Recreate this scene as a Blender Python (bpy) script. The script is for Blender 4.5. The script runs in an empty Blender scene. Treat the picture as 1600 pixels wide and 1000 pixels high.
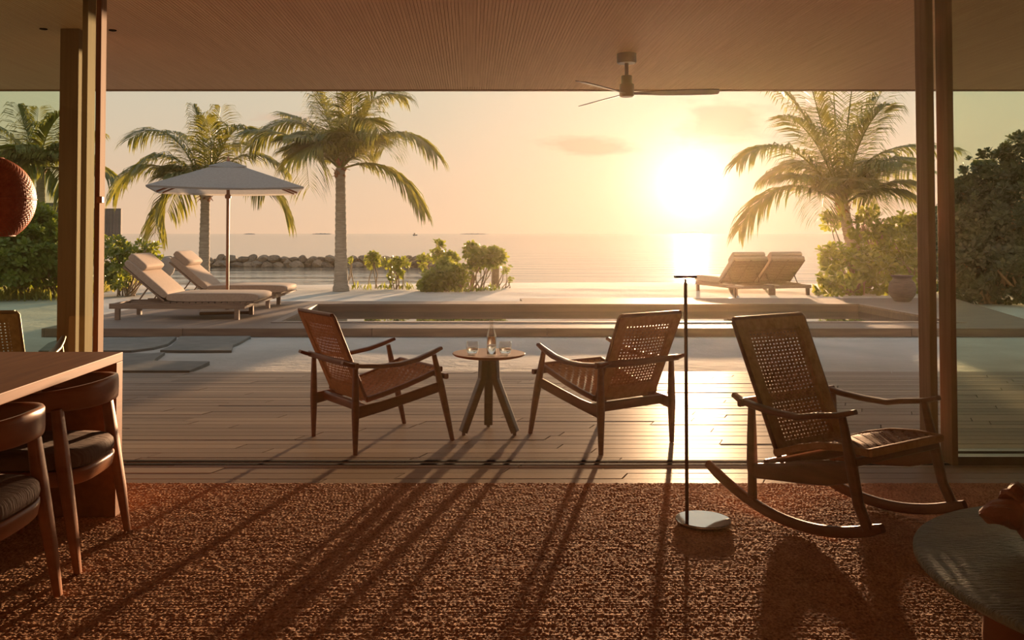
import bpy, math, random
import numpy as np
from mathutils import Vector, Matrix, Euler
R = math.radians
random.seed(7); rng = np.random.default_rng(7)
SC = bpy.context.scene; COL = SC.collection

# ------------------------------------------------------------------ camera
CAMH = 1.4; TILT = R(1.5); FPX = 1390.0; PX = 735.0; PY = 365 - FPX*math.tan(TILT)
cd = bpy.data.cameras.new('camera'); cam = bpy.data.objects.new('camera', cd); COL.objects.link(cam)
cam.location = (0, 0, CAMH); cam.rotation_euler = (R(90)+TILT, 0, 0)
cd.sensor_fit = 'HORIZONTAL'; cd.sensor_width = 36; cd.lens = FPX/1600*36
cd.shift_x = (800-PX)/1600; cd.shift_y = -(500-PY)/1600; cd.clip_end = 8000; cd.clip_start = .05
SC.camera = cam
# ------------------------------------------------------------------ exposure
SC.view_settings.view_transform = 'Standard'; SC.view_settings.look = 'None'
SC.view_settings.exposure = 0.16; SC.view_settings.gamma = 1; SC.view_settings.use_curve_mapping = False
# ------------------------------------------------------------------ sun and sky
SUN_AZ = math.atan((1080-PX)/FPX); SUN_EL = R(3.05)
SUND = Vector((math.sin(SUN_AZ)*math.cos(SUN_EL), math.cos(SUN_AZ)*math.cos(SUN_EL), math.sin(SUN_EL)))
sl = bpy.data.lights.new('sun', 'SUN'); so = bpy.data.objects.new('sun', sl); COL.objects.link(so)
sl.energy = 14; sl.color = (1.0, .62, .34); sl.angle = R(1.0)
so.rotation_euler = SUND.to_track_quat('Z', 'Y').to_euler(); so.location = (20, 60, 20)

world = bpy.data.worlds.new('sky'); SC.world = world; world.use_nodes = True
nt = world.node_tree; nt.nodes.clear()
def N(t, **k):
    n = nt.nodes.new(t)
    for a, b in k.items(): setattr(n, a, b)
    return n
def L(a, b): nt.links.new(a, b)
def M(op, a, b=None, c=None, clamp=False):
    n = N('ShaderNodeMath', operation=op); n.use_clamp = clamp
    for i, v in enumerate((a, b, c)):
        if v is None: continue
        if isinstance(v, (int, float)): n.inputs[i].default_value = v
        else: L(v, n.inputs[i])
    return n.outputs[0]
tc = N('ShaderNodeTexCoord'); nrm = N('ShaderNodeVectorMath', operation='NORMALIZE'); L(tc.outputs['Generated'], nrm.inputs[0])
dirv = nrm.outputs[0]
sx = N('ShaderNodeSeparateXYZ'); L(dirv, sx.inputs[0])
dot = N('ShaderNodeVectorMath', operation='DOT_PRODUCT'); L(dirv, dot.inputs[0]); dot.inputs[1].default_value = SUND
ang = M('ARCCOSINE', M('MINIMUM', dot.outputs['Value'], .999999))
ramp = N('ShaderNodeValToRGB'); L(M('MAXIMUM', sx.outputs[2], 0.0), ramp.inputs[0])
cr = ramp.color_ramp
stops = [(0, (.71, .47, .30)), (.05, (.68, .48, .32)), (.11, (.60, .49, .35)), (.19, (.53, .50, .38)), (.5, (.52, .57, .58)), (1, (.42, .50, .58))]
cr.elements[0].position = 0; cr.elements[0].color = (*stops[0][1], 1); cr.elements[1].position = 1; cr.elements[1].color = (*stops[-1][1], 1)
for p, c in stops[1:-1]:
    e = cr.elements.new(p); e.color = (*c, 1)
def addc(base, fac, color):
    n = N('ShaderNodeMix', data_type='RGBA', blend_type='ADD'); n.clamp_factor = False
    L(fac, n.inputs[0]); L(base, n.inputs[6]); n.inputs[7].default_value = (*color, 1); return n.outputs[2]
def gl(k, width): return M('MULTIPLY', M('EXPONENT', M('DIVIDE', ang, -R(width))), k)
def gg(k, width):
    q = M('DIVIDE', ang, R(width)); return M('MULTIPLY', M('EXPONENT', M('MULTIPLY', M('MULTIPLY', q, q), -1.0)), k)
# clouds: wispy banks low over the sea near the sun, thin scattered ones everywhere else
az = M('ARCTAN2', sx.outputs[0], sx.outputs[1]); el = M('ARCSINE', sx.outputs[2])
cv = N('ShaderNodeCombineXYZ'); L(M('MULTIPLY', az, 14.0), cv.inputs[0]); L(M('MULTIPLY', el, 42.0), cv.inputs[1])
cn = N('ShaderNodeTexNoise'); cn.inputs['Scale'].default_value = 1.0; cn.inputs['Detail'].default_value = 7; cn.inputs['Roughness'].default_value = .58
L(cv.outputs[0], cn.inputs[0])
def bank(a0, e0, wa, we, slope):
    da = M('SUBTRACT', az, R(a0)); de = M('SUBTRACT', M('SUBTRACT', el, R(e0)), M('MULTIPLY', da, slope))
    q = M('ADD', M('POWER', M('ABSOLUTE', M('DIVIDE', da, R(wa))), 2.0), M('POWER', M('ABSOLUTE', M('DIVIDE', de, R(we))), 2.0))
    return M('EXPONENT', M('MULTIPLY', q, -1.0))
banks = M('ADD', M('ADD', bank(8.2, 5.5, 4.0, .75, -.10), bank(16.0, 6.9, 3.2, 1.5, -.12)), M('MULTIPLY', bank(-11.5, 7.2, 3.4, .8, .0), .55))
thr = M('SUBTRACT', M('ADD', cn.outputs[0], M('MULTIPLY', banks, .62)), .74)
cl = M('MULTIPLY', thr, 4.0, clamp=True)
lowc = M('MULTIPLY', cl, M('SUBTRACT', 1.0, M('MULTIPLY', sx.outputs[2], 1.6), clamp=True))
mixc = N('ShaderNodeMix', data_type='RGBA'); L(M('MULTIPLY', lowc, .8), mixc.inputs[0]); L(ramp.outputs[0], mixc.inputs[6]); mixc.inputs[7].default_value = (.60, .36, .25, 1)
att = M('SUBTRACT', 1.0, M('MULTIPLY', lowc, .75))
c = addc(mixc.outputs[2], M('MULTIPLY', gl(.17, 11.0), att), (1.0, .86, .66))
c = addc(c, M('MULTIPLY', gg(.20, 4.5), att), (1.0, .88, .66))
c = addc(c, gg(1.3, 1.1), (1.0, .90, .62))
c = addc(c, gg(.75, 2.6), (1.0, .88, .66))
c = addc(c, gg(30.0, .5), (1.0, .88, .6))
bg = N('ShaderNodeBackground'); L(c, bg.inputs[0]); bg.inputs[1].default_value = 1.0
wo = N('ShaderNodeOutputWorld'); L(bg.outputs[0], wo.inputs[0])
cy_ = SC.cycles
cy_.use_denoising = True; cy_.max_bounces = 7; cy_.diffuse_bounces = 4; cy_.glossy_bounces = 4; cy_.transmission_bounces = 8
cy_.transparent_max_bounces = 16; cy_.volume_bounces = 0; cy_.blur_glossy = 1.0; cy_.caustics_reflective = True; cy_.caustics_refractive = False
cy_.sample_clamp_indirect = 6.0

# ------------------------------------------------------------------ helpers
def at(px, py, Y):
    """a picture measurement turned into the real point at distance Y (metres) into the scene"""
    X = (px-PX)/FPX; V = -(py-PY)/FPX
    d = Vector((X, math.cos(TILT)-V*math.sin(TILT), math.sin(TILT)+V*math.cos(TILT)))
    return Vector((0, 0, CAMH)) + d*(Y/d.y)
def onz(px, py, z):
    X = (px-PX)/FPX; V = -(py-PY)/FPX
    d = Vector((X, math.cos(TILT)-V*math.sin(TILT), math.sin(TILT)+V*math.cos(TILT)))
    return Vector((0, 0, CAMH)) + d*((z-CAMH)/d.z)

def newmat(name):
    m = bpy.data.materials.new(name); m.use_nodes = True
    return m, m.node_tree, m.node_tree.nodes['Principled BSDF']
def add(t, kind, **k):
    n = t.nodes.new(kind)
    for a, b in k.items(): setattr(n, a, b)
    return n
def ramp2(t, fac, cols):
    r = add(t, 'ShaderNodeValToRGB'); t.links.new(fac, r.inputs[0]); e = r.color_ramp.elements
    e[0].position, e[0].color = cols[0][0], (*cols[0][1], 1); e[1].position, e[1].color = cols[-1][0], (*cols[-1][1], 1)
    for p, c in cols[1:-1]: q = e.new(p); q.color = (*c, 1)
    return r.outputs[0]
def noise(t, scale, detail=4, rough=.55, vec=None, stretch=None, coord='Object'):
    c = add(t, 'ShaderNodeTexCoord'); v = c.outputs[coord]
    if vec is not None: v = vec
    if stretch:
        mp = add(t, 'ShaderNodeMapping'); mp.inputs['Scale'].default_value = stretch; t.links.new(v, mp.inputs[0]); v = mp.outputs[0]
    n = add(t, 'ShaderNodeTexNoise'); n.inputs['Scale'].default_value = scale; n.inputs['Detail'].default_value = detail; n.inputs['Roughness'].default_value = rough
    t.links.new(v, n.inputs[0]); return n.outputs[0]
def bump(t, b, h, strength, dist=.01):
    n = add(t, 'ShaderNodeBump'); n.inputs['Strength'].default_value = strength; n.inputs['Distance'].default_value = dist
    t.links.new(h, n.inputs['Height']); t.links.new(n.outputs[0], b.inputs['Normal']); return n
def simple(name, cols, rough=.5, scale=8, stretch=None, bmp=.15, bscale=None, metal=0, vary=0, spec=.5, bdist=.004, coord='Object'):
    m, t, b = newmat(name)
    f = noise(t, scale, stretch=stretch, coord=coord)
    if vary:
        oi = add(t, 'ShaderNodeObjectInfo'); mm = add(t, 'ShaderNodeMath', operation='MULTIPLY_ADD')
        t.links.new(oi.outputs['Random'], mm.inputs[0]); mm.inputs[1].default_value = vary; t.links.new(f, mm.inputs[2])
        ms = add(t, 'ShaderNodeMath', operation='SUBTRACT'); t.links.new(mm.outputs[0], ms.inputs[0]); ms.inputs[1].default_value = vary/2; f = ms.outputs[0]
    t.links.new(ramp2(t, f, [(.28, cols[0]), (.72, cols[1])]), b.inputs['Base Color'])
    b.inputs['Roughness'].default_value = rough; b.inputs['Metallic'].default_value = metal; b.inputs['Specular IOR Level'].default_value = spec
    if bmp: bump(t, b, noise(t, bscale or scale*4, 3, stretch=stretch, coord=coord), bmp, bdist)
    return m
def leafmat(name, c1, c2, trans=.45, rough=.45, tcol=None):
    m, t, b = newmat(name)
    f = noise(t, 3.0, 3)
    col = ramp2(t, f, [(.3, c1), (.7, c2)])
    t.links.new(col, b.inputs['Base Color']); b.inputs['Roughness'].default_value = rough
    tr = add(t, 'ShaderNodeBsdfTranslucent'); tm = add(t, 'ShaderNodeMix', data_type='RGBA', blend_type='MULTIPLY'); tm.inputs[0].default_value = 1
    t.links.new(col, tm.inputs[6]); tm.inputs[7].default_value = (*(tcol or (1.9, 1.7, .8)), 1); t.links.new(tm.outputs[2], tr.inputs[0])
    mx = add(t, 'ShaderNodeMixShader'); mx.inputs[0].default_value = trans; t.links.new(b.outputs[0], mx.inputs[1]); t.links.new(tr.outputs[0], mx.inputs[2])
    t.links.new(mx.outputs[0], t.nodes['Material Output'].inputs[0]); return m

MT = {}
MT['chairwood'] = simple('chair_wood', ((.115, .040, .016), (.19, .072, .030)), .42, 6, (1, 1, 5), .08)
MT['darkwood'] = simple('dark_wood', ((.060, .026, .013), (.105, .047, .024)), .38, 6, (1, 1, 5), .08)
MT['tablewood'] = simple('table_wood', ((.20, .085, .034), (.33, .15, .062)), .55, spec=.25, scale=3.5) if 0 else simple('table_wood', ((.17, .062, .022), (.26, .104, .038)), .6, 3.5, (6, .6, 6), .06, spec=.15)
MT['dinewood'] = simple('dining_chair_wood', ((.25, .095, .040), (.38, .155, .068)), .34, 5, (1, 1, 4), .05)
MT['postwood'] = simple('post_wood', ((.20, .115, .064), (.27, .16, .092)), .75, 4, (9, 9, .5), .06, spec=.12)
MT['ashwood'] = simple('weathered_wood', ((.20, .125, .085), (.30, .20, .135)), .7, 6, (.6, 8, 8), .2)
MT['deck'] = simple('deck_board', ((.25, .20, .155), (.38, .31, .24)), .42, 3, (.35, 7, 7), .12, vary=.45, spec=.22, bdist=.002, coord='Generated')
MT['fascia'] = simple('fascia_board', ((.16, .105, .075), (.27, .19, .14)), .65, 3, (.5, 6, 6), .2, vary=.3)
MT['wetwood'] = simple('pool_wall', ((.10, .062, .042), (.15, .095, .065)), .5, 3, (.5, 6, 6), .1)
MT['cord'] = simple('paper_cord', ((.26, .125, .052), (.40, .21, .095)), .75, 30, None, .3, spec=.2)
MT['rattan'] = simple('rattan', ((.36, .085, .035), (.56, .17, .075)), .5, 25, None, .25)
MT['metal'] = simple('dark_metal', ((.14, .09, .065), (.18, .12, .085)), .35, 12, None, 0, metal=.8)
MT['track'] = simple('track_metal', ((.012, .009, .008), (.02, .015, .012)), .9, 12, None, 0, spec=.03)
MT['steel'] = simple('lamp_metal', ((.42, .41, .38), (.46, .45, .42)), .05, 12, None, 0, metal=1)
MT['brass'] = simple('brass', ((.40, .26, .14), (.46, .31, .17)), .5, 12, None, 0, metal=.9)
MT['fan'] = simple('fan_finish', ((.09, .042, .024), (.13, .062, .036)), .35, 10, None, 0)
MT['cushion'] = simple('brown_cushion', ((.13, .085, .066), (.20, .135, .105)), .8, 9, (1, 7, 1), .5, bscale=14, bdist=.02, spec=.3)
MT['mattress'] = simple('mattress_fabric', ((.40, .29, .215), (.47, .35, .265)), .85, 40, None, .2, spec=.2)
MT['canopy'] = simple('umbrella_cloth', ((.34, .31, .28), (.40, .37, .335)), .85, 30, None, .1, spec=.2)
t = MT['canopy'].node_tree; b = t.nodes['Principled BSDF']; tr = add(t, 'ShaderNodeBsdfTranslucent'); t.links.new(b.inputs['Base Color'].links[0].from_socket, tr.inputs[0])
mx = add(t, 'ShaderNodeMixShader'); mx.inputs[0].default_value = .4; t.links.new(b.outputs[0], mx.inputs[1]); t.links.new(tr.outputs[0], mx.inputs[2]); t.links.new(mx.outputs[0], t.nodes['Material Output'].inputs[0])
MT['redpole'] = simple('umbrella_pole_wood', ((.22, .075, .035), (.32, .12, .055)), .4, 8, (3, 3, .6), .05)
MT['stone'] = simple('flagstone', ((.115, .11, .092), (.175, .165, .14)), .8, 5, None, .35, bscale=30, bdist=.006)
MT['slate'] = simple('slate_top', ((.17, .20, .145), (.29, .33, .245)), .40, 7, (1, 4, 1), 1.0, bscale=26, bdist=.03)
MT['root'] = simple('root_wood', ((.20, .060, .030), (.38, .135, .065)), .6, 9, None, .7, bscale=24, bdist=.012)
MT['rock'] = simple('boulder', ((.13, .095, .065), (.26, .20, .14)), .9, 3, None, .6, bscale=9, bdist=.06, vary=.4)
MT['clay'] = simple('clay', ((.075, .055, .048), (.12, .088, .075)), .85, 7, (1, 1, 4), .4, bdist=.01)
MT['bark'] = simple('palm_bark', ((.25, .205, .16), (.44, .375, .30)), .9, 5, (1, 1, 7), .8, bscale=12, bdist=.03)
MT['fibre'] = simple('palm_fibre', ((.20, .085, .04), (.36, .17, .085)), .9, 9, (1, 1, 3), .5)
MT['stem'] = simple('stem_bark', ((.20, .14, .08), (.34, .25, .15)), .85, 9, None, .3)
MT['wall'] = simple('wall_panelling', ((.095, .055, .034), (.13, .078, .05)), .8, 3, None, .05)
MT['villa'] = simple('villa_render', ((.24, .25, .23), (.28, .29, .27)), .8, 2, None, .1)
MT['villaroof'] = simple('villa_roof', ((.12, .11, .10), (.17, .155, .14)), .8, 2, None, .1)
MT['screen'] = simple('screen_slats', ((.16, .13, .11), (.24, .20, .17)), .8, 2, None, .1, vary=.4)
MT['frond'] = leafmat('palm_leaf', (.085, .10, .028), (.18, .19, .055), .42, .38, (2.0, 1.7, .6))
MT['leaf'] = leafmat('shrub_leaf', (.10, .135, .028), (.20, .235, .055), .40, .33, (2.2, 1.9, .6))
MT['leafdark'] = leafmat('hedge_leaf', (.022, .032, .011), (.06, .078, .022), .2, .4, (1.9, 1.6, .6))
MT['grass'] = leafmat('grass_blade', (.16, .17, .05), (.30, .27, .09), .4, .6)
# deck boards: oiled timber with a soft, limited sheen
t = MT['deck'].node_tree; b = t.nodes['Principled BSDF']
df = add(t, 'ShaderNodeBsdfDiffuse'); gs = add(t, 'ShaderNodeBsdfGlossy'); gs.inputs['Roughness'].default_value = .40; gs.inputs[0].default_value = (.95, .93, .9, 1)
t.links.new(b.inputs['Base Color'].links[0].from_socket, df.inputs[0]); t.links.new(b.inputs['Normal'].links[0].from_socket, df.inputs['Normal']); t.links.new(b.inputs['Normal'].links[0].from_socket, gs.inputs['Normal'])
lw = add(t, 'ShaderNodeLayerWeight'); lw.inputs[0].default_value = .5; pw = add(t, 'ShaderNodeMath', operation='POWER'); t.links.new(lw.outputs['Facing'], pw.inputs[0]); pw.inputs[1].default_value = 5
mu = add(t, 'ShaderNodeMath', operation='MULTIPLY_ADD'); t.links.new(pw.outputs[0], mu.inputs[0]); mu.inputs[1].default_value = .15; mu.inputs[2].default_value = .02
mx = add(t, 'ShaderNodeMixShader'); t.links.new(mu.outputs[0], mx.inputs[0]); t.links.new(df.outputs[0], mx.inputs[1]); t.links.new(gs.outputs[0], mx.inputs[2]); t.links.new(mx.outputs[0], t.nodes['Material Output'].inputs[0])
# ceiling
m, t, b = newmat('ceiling_reed'); MT['ceil'] = m
f = noise(t, 2.0, 5, stretch=(30, .5, 1)); t.links.new(ramp2(t, f, [(.3, (.62, .37, .20)), (.7, (.76, .50, .29))]), b.inputs['Base Color']); b.inputs['Roughness'].default_value = .55
b.inputs['Specular IOR Level'].default_value = .3
# rug
m, t, b = newmat('rug_fibre'); MT['rug'] = m
f = noise(t, 95, 3, .6, stretch=(1, .8, 1)); f2 = noise(t, 9, 3)
mm = add(t, 'ShaderNodeMath', operation='MULTIPLY_ADD'); t.links.new(f2, mm.inputs[0]); mm.inputs[1].default_value = .25; t.links.new(f, mm.inputs[2])
t.links.new(ramp2(t, mm.outputs[0], [(.42, (.19, .082, .040)), (.62, (.45, .23, .118)), (.82, (.68, .41, .235))]), b.inputs['Base Color'])
b.inputs['Roughness'].default_value = .9; b.inputs['Specular IOR Level'].default_value = .15
bump(t, b, noise(t, 260, 2), .5, .004)
# sand
m, t, b = newmat('sand'); MT['sand'] = m
t.links.new(ramp2(t, noise(t, 1.2, 6), [(.3, (.40, .37, .32)), (.7, (.50, .465, .41))]), b.inputs['Base Color'])
b.inputs['Roughness'].default_value = .95; b.inputs['Specular IOR Level'].default_value = .1
bump(t, b, noise(t, 5, 6, .65), .6, .05)
# sea and pool
def water(name, scale, stretch, strength, dist, rough, col):
    m, t, b = newmat(name)
    b.inputs['Base Color'].default_value = (*col, 1); b.inputs['Roughness'].default_value = rough; b.inputs['IOR'].default_value = 1.333
    b.inputs['Specular IOR Level'].default_value = .5
    n1 = noise(t, scale, 5, .55, stretch=stretch)
    bump(t, b, n1, strength, dist); return m
MT['sea'] = water('sea_water', .5, (.16, 1.0, 1), .75, .20, .07, (.12, .12, .10))
MT['pool'] = water('pool_water', 2.0, (1, 1, 1), .04, .004, .01, (.03, .035, .03))
# glass
def thin_glass(name, tint, ior=1.45, refl=1.0):
    m, t, b = newmat(name); t.nodes.remove(b)
    tr = add(t, 'ShaderNodeBsdfTransparent'); tr.inputs[0].default_value = (*tint, 1)
    gs = add(t, 'ShaderNodeBsdfGlossy'); gs.inputs['Roughness'].default_value = .02; gs.inputs[0].default_value = (.9, .93, .9, 1)
    fr = add(t, 'ShaderNodeLayerWeight'); fr.inputs[0].default_value = .5; f0 = ((ior-1)/(ior+1))**2
    p5 = add(t, 'ShaderNodeMath', operation='POWER'); t.links.new(fr.outputs['Facing'], p5.inputs[0]); p5.inputs[1].default_value = 5
    hf = add(t, 'ShaderNodeMath', operation='MULTIPLY_ADD'); t.links.new(p5.outputs[0], hf.inputs[0]); hf.inputs[1].default_value = (1-f0)*refl; hf.inputs[2].default_value = f0*refl
    mx = add(t, 'ShaderNodeMixShader'); t.links.new(hf.outputs[0], mx.inputs[0]); t.links.new(tr.outputs[0], mx.inputs[1]); t.links.new(gs.outputs[0], mx.inputs[2])
    t.links.new(mx.outputs[0], t.nodes['Material Output'].inputs[0]); return m
MT['pane'] = thin_glass('tinted_pane', (.84, .90, .79))
MT['vessel'] = thin_glass('vessel_glass', (.96, .96, .95), 1.75, 1.3)
m, t, b = newmat('drinking_water'); MT['drink'] = m; t.nodes.remove(b)
gb = add(t, 'ShaderNodeBsdfGlass'); gb.inputs['IOR'].default_value = 1.33; gb.inputs['Roughness'].default_value = 0; t.links.new(gb.outputs[0], t.nodes['Material Output'].inputs[0])

class MB:
    """collects shapes; build() links them as one mesh object"""
    def __init__(s): s.v = []; s.f = []; s.sm = []
    def raw(s, vs, fs, smooth=False):
        o = len(s.v); s.v.extend([tuple(p) for p in vs]); s.f.extend([tuple(i+o for i in q) for q in fs]); s.sm.extend([smooth]*len(fs)); return s
    def box(s, x0, x1, y0, y1, z0, z1, mat=None):
        vs = [Vector((x, y, z)) for z in (z0, z1) for y in (y0, y1) for x in (x0, x1)]
        if mat: vs = [mat @ p for p in vs]
        return s.raw(vs, [(0, 2, 3, 1), (4, 5, 7, 6), (0, 1, 5, 4), (2, 6, 7, 3), (0, 4, 6, 2), (1, 3, 7, 5)])
    def sweep(s, path, sizes, up=(0, 0, 1), n=12, sq=.55, caps=True, smooth=True):
        """rounded-rectangle section swept along path; sizes = (side width, thickness along up)"""
        P = [Vector(p) for p in path]; m_ = len(P); up = Vector(up); rings = []
        if not isinstance(sizes, list): sizes = [sizes]*m_
        for i, p in enumerate(P):
            tg = (P[min(i+1, m_-1)]-P[max(i-1, 0)]).normalized()
            sd = up.cross(tg)
            if sd.length < 1e-4: sd = Vector((1, 0, 0)).cross(tg)
            sd.normalize(); nn = tg.cross(sd)
            w, h = sizes[i]; ring = []
            for k in range(n):
                a = 2*math.pi*(k+.5)/n; ca, sa = math.cos(a), math.sin(a)
                ring.append(p + sd*(w/2*math.copysign(abs(ca)**sq, ca)) + nn*(h/2*math.copysign(abs(sa)**sq, sa)))
            rings.append(ring)
        vs = [q for r in rings for q in r]; fs = []
        for i in range(m_-1):
            for k in range(n):
                a = i*n+k; b_ = i*n+(k+1) % n; fs.append((a, b_, b_+n, a+n))
        s.raw(vs, fs, smooth)
        if caps:
            s.raw(rings[0], [tuple(reversed(range(n)))]); s.raw(rings[-1], [tuple(range(n))])
        return s
    def tube(s, path, radii, n=10, smooth=True):
        if not isinstance(radii, (list, tuple)): radii = [radii]*len(path)
        return s.sweep(path, [(2*r, 2*r) for r in radii], up=(.13, .31, .9) if abs((Vector(path[-1])-Vector(path[0])).normalized().z) < .9 else (.9, .3, .1), n=n, sq=1.0, smooth=smooth)
    def lathe(s, prof, c=(0, 0, 0), n=32, smooth=True, close=True):
        c = Vector(c); vs = []; fs = []
        for r, z in prof:
            for k in range(n):
                a = 2*math.pi*k/n; vs.append(c+Vector((r*math.cos(a), r*math.sin(a), z)))
        for i in range(len(prof)-1):
            for k in range(n):
                a = i*n+k; b_ = i*n+(k+1) % n; fs.append((a, b_, b_+n, a+n))
        s.raw(vs, fs, smooth)
        if close:
            if prof[0][0] > 1e-5: s.raw(vs[:n], [tuple(reversed(range(n)))])
            if prof[-1][0] > 1e-5: s.raw(vs[-n:], [tuple(range(n))])
        return s
    def prism(s, poly, z0, z1):
        n = len(poly); vs = [(*p[:2], z0) for p in poly]+[(*p[:2], z1) for p in poly]
        return s.raw(vs, [tuple(reversed(range(n))), tuple(range(n, 2*n))]+[(i, (i+1) % n, (i+1) % n+n, i+n) for i in range(n)])
    def mesh(s, name, mat):
        me = bpy.data.meshes.new(name); me.from_pydata([tuple(p) for p in s.v], [], s.f)
        me.polygons.foreach_set('use_smooth', s.sm); me.materials.append(mat); me.update(); return me
    def build(s, name, mat, parent=None, loc=None, rz=0, bevel=0):
        o = bpy.data.objects.new(name, s.mesh(name, mat)); COL.objects.link(o)
        if parent: o.parent = parent
        if loc is not None: o.location = loc
        if rz: o.rotation_euler.z = rz
        if bevel:
            bm = o.modifiers.new('bevel', 'BEVEL'); bm.width = bevel; bm.segments = 2; bm.limit_method = 'ANGLE'
        return o
def tag(o, label=None, cat=None, group=None, kind=None):
    if label: o['label'] = label
    if cat: o['category'] = cat
    if group: o['group'] = group
    if kind: o['kind'] = kind
    return o
def thing(name, loc, label, cat, group=None, rz=0):
    o = bpy.data.objects.new(name, None); COL.objects.link(o); o.location = loc; o.rotation_euler = (0, 0, rz)
    o.empty_display_size = .1
    return tag(o, label, cat, group)
KIDS = {}
def copy_tree(o, parent=None):
    c_ = o.copy(); COL.objects.link(c_)
    if parent: c_.parent = parent
    for ch in [q for q in COL.objects if q.parent == o]: copy_tree(ch, c_)
    return c_
def struct(name, mb, mat, **k): return tag(mb.build(name, mat, **k), kind='structure')
def weave(mb, P, Nrm, nu, nv, fu, fv, amp, closed_u=False):
    """flat strands over and under: P(u,v) in 0..1, nu strands running along v and nv running along u"""
    du = 1/nu; dv = 1/nv
    for i in range(nu):
        u = (i+.5)*du; a, b_ = u-fu*du/2, u+fu*du/2; vs = []
        for j in range(nv+1):
            v = min(1, max(0, j*dv)) ; v2 = min(1, v+.5*dv)
            off = amp*(1 if (i+j) % 2 else -1)
            for vv, of in ((v, 0), (v2, off)) if j < nv else ((v, 0),):
                nn = Nrm(u, vv)*of; vs += [P(a, vv)+nn, P(b_, vv)+nn]
        mb.raw(vs, [(k, k+1, k+3, k+2) for k in range(0, len(vs)-2, 2)], True)
    for j in range(nv):
        v = (j+.5)*dv; a, b_ = v-fv*dv/2, v+fv*dv/2; vs = []
        for i in range(nu+1):
            u = i*du; u2 = u+.5*du
            off = -amp*(1 if (i+j) % 2 else -1)
            for uu, of in ((u, 0), (u2, off)) if i < nu else ((u, 0),):
                nn = Nrm(min(uu, 1), v)*of; vs += [P(uu, a)+nn, P(uu, b_)+nn]
        mb.raw(vs, [(k, k+1, k+3, k+2) for k in range(0, len(vs)-2, 2)], True)
    return mb

# ================================================================== STRUCTURE
# ground: sand, falling into the sea
xs = np.concatenate([np.linspace(-60, -14, 16), np.linspace(-13, 14, 110), np.linspace(15, 60, 16)])
ys = np.concatenate([np.linspace(9.0, 24, 80), np.linspace(24.4, 44, 40)])
def sand_z(x, y):
    s = min(1, max(0, (y-22.5)/(40-22.5)))
    z = -.012 + .006*math.sin(x*2.1+1.3*math.sin(y*1.7)) + .006*math.sin(y*3.3+x*.7) - .86*(s**1.25)
    z += .05*math.sin(x*.21+.5)*min(1, max(0, (y-20)/8))
    if 12 < y < 18.6 and -6.1 < x < 10.2: z = min(z, -.02)
    if 12.7 < y < 16.75 and -3.2 < x < 7.5: z = -1.45
    return z
vs = [(x, y, sand_z(x, y)) for y in ys for x in xs]; nx = len(xs)
fs = [(j*nx+i, j*nx+i+1, (j+1)*nx+i+1, (j+1)*nx+i) for j in range(len(ys)-1) for i in range(nx-1)]
def in_pool(q):
    cx = sum(vs[k][0] for k in q)/4; cy = sum(vs[k][1] for k in q)/4
    return -2.6 < cx < 6.9 and 13.3 < cy < 16.1
g = MB(); g.raw(vs, [q for q in fs if not in_pool(q)], True); sand = struct('ground', g, MT['sand'])
g = MB(); g.raw([(-4000, 26, 0), (4000, 26, 0), (4000, 7000, 0), (-4000, 7000, 0)], [(0, 1, 2, 3)]); sea = struct('sea', g, MT['sea'], loc=(0, 0, -.5))

# floor: sub-floor slab with boards laid on it
g = MB(); g.box(-5.2, 5.4, -3.2, 5.6, -.16, -.025); g.box(-7.6, 8.4, 5.6, 9.08, -.16, -.025); floor = struct('floor', g, MT['track'])
PW = .12; lens_ = (1.3, 1.7, 2.1, 2.5); pm = {}
for Ln in lens_:
    q = MB(); sl_ = .05; w = PW-.010
    q.prism([(-Ln/2+.004, -w/2), (Ln/2-.004, -w/2), (Ln/2-.004+sl_, w/2), (-Ln/2+.004+sl_, w/2)], -.022, 0); pm[Ln] = q.mesh('plank', MT['deck'])
y = 9.08-PW/2; row = 0
while y > 4.9:
    lim = 735*y/1390+.35; limr = 865*y/1390+.35; x = -lim-random.uniform(0, 1.4)
    while x < limr:
        Ln = random.choice(lens_); o = bpy.data.objects.new('plank', pm[Ln]); COL.objects.link(o); o.parent = floor
        o.location = (x+Ln/2, y, random.uniform(-.0012, .0012)); x += Ln
    y -= PW; row += 1
yl = y+PW/2
g = MB()                                              # boards out of sight, joined
for k in range(18): g.box(-5.2, 5.4, yl-.6*(k+1), yl-.6*k-.01, -.022, 0) if yl-.6*(k+1) > -3.2 else None
tag(g.build('floorboards', MT['deck'], floor), kind='stuff')
g = MB()
yy = 9.08
while yy > 5.6:
    lim = 735*yy/1390+1.75; limr = 865*yy/1390+2.9
    if lim < 7.6: g.box(-7.6, -lim, yy-PW+.01, yy, -.022, 0)
    if limr < 8.4: g.box(limr, 8.4, yy-PW+.01, yy, -.022, 0)
    yy -= PW
tag(g.build('outer_floorboards', MT['deck'], floor), kind='stuff').location.z = -.003

# sliding-door tracks
for i, (ya, yb) in enumerate(((5.495, 5.53), (5.415, 5.45))):
    g = MB(); g.box(-5.1, 5.3, ya, yb, -.02, .004); struct('trim_%d' % (i+1), g, MT['track'])
# ceiling with fine slats
CZ = 3.0; CF = 9.9
g = MB(); g.box(-9, 10, -3.2, CF, CZ+.03, CZ+.35); ceil = struct('ceiling', g, MT['ceil'])
g = MB(); x = -9.0
while x < 10:
    g.box(x, x+.0225, -3.1, CF-.05, CZ, CZ+.031); x += .026
tag(g.build('ceiling_slats', MT['ceil'], ceil), kind='stuff')
g = MB(); g.box(-9, 10, CF-.05, CF, CZ-.012, CZ+.36); g.build('fascia', MT['postwood'], ceil)
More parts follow.
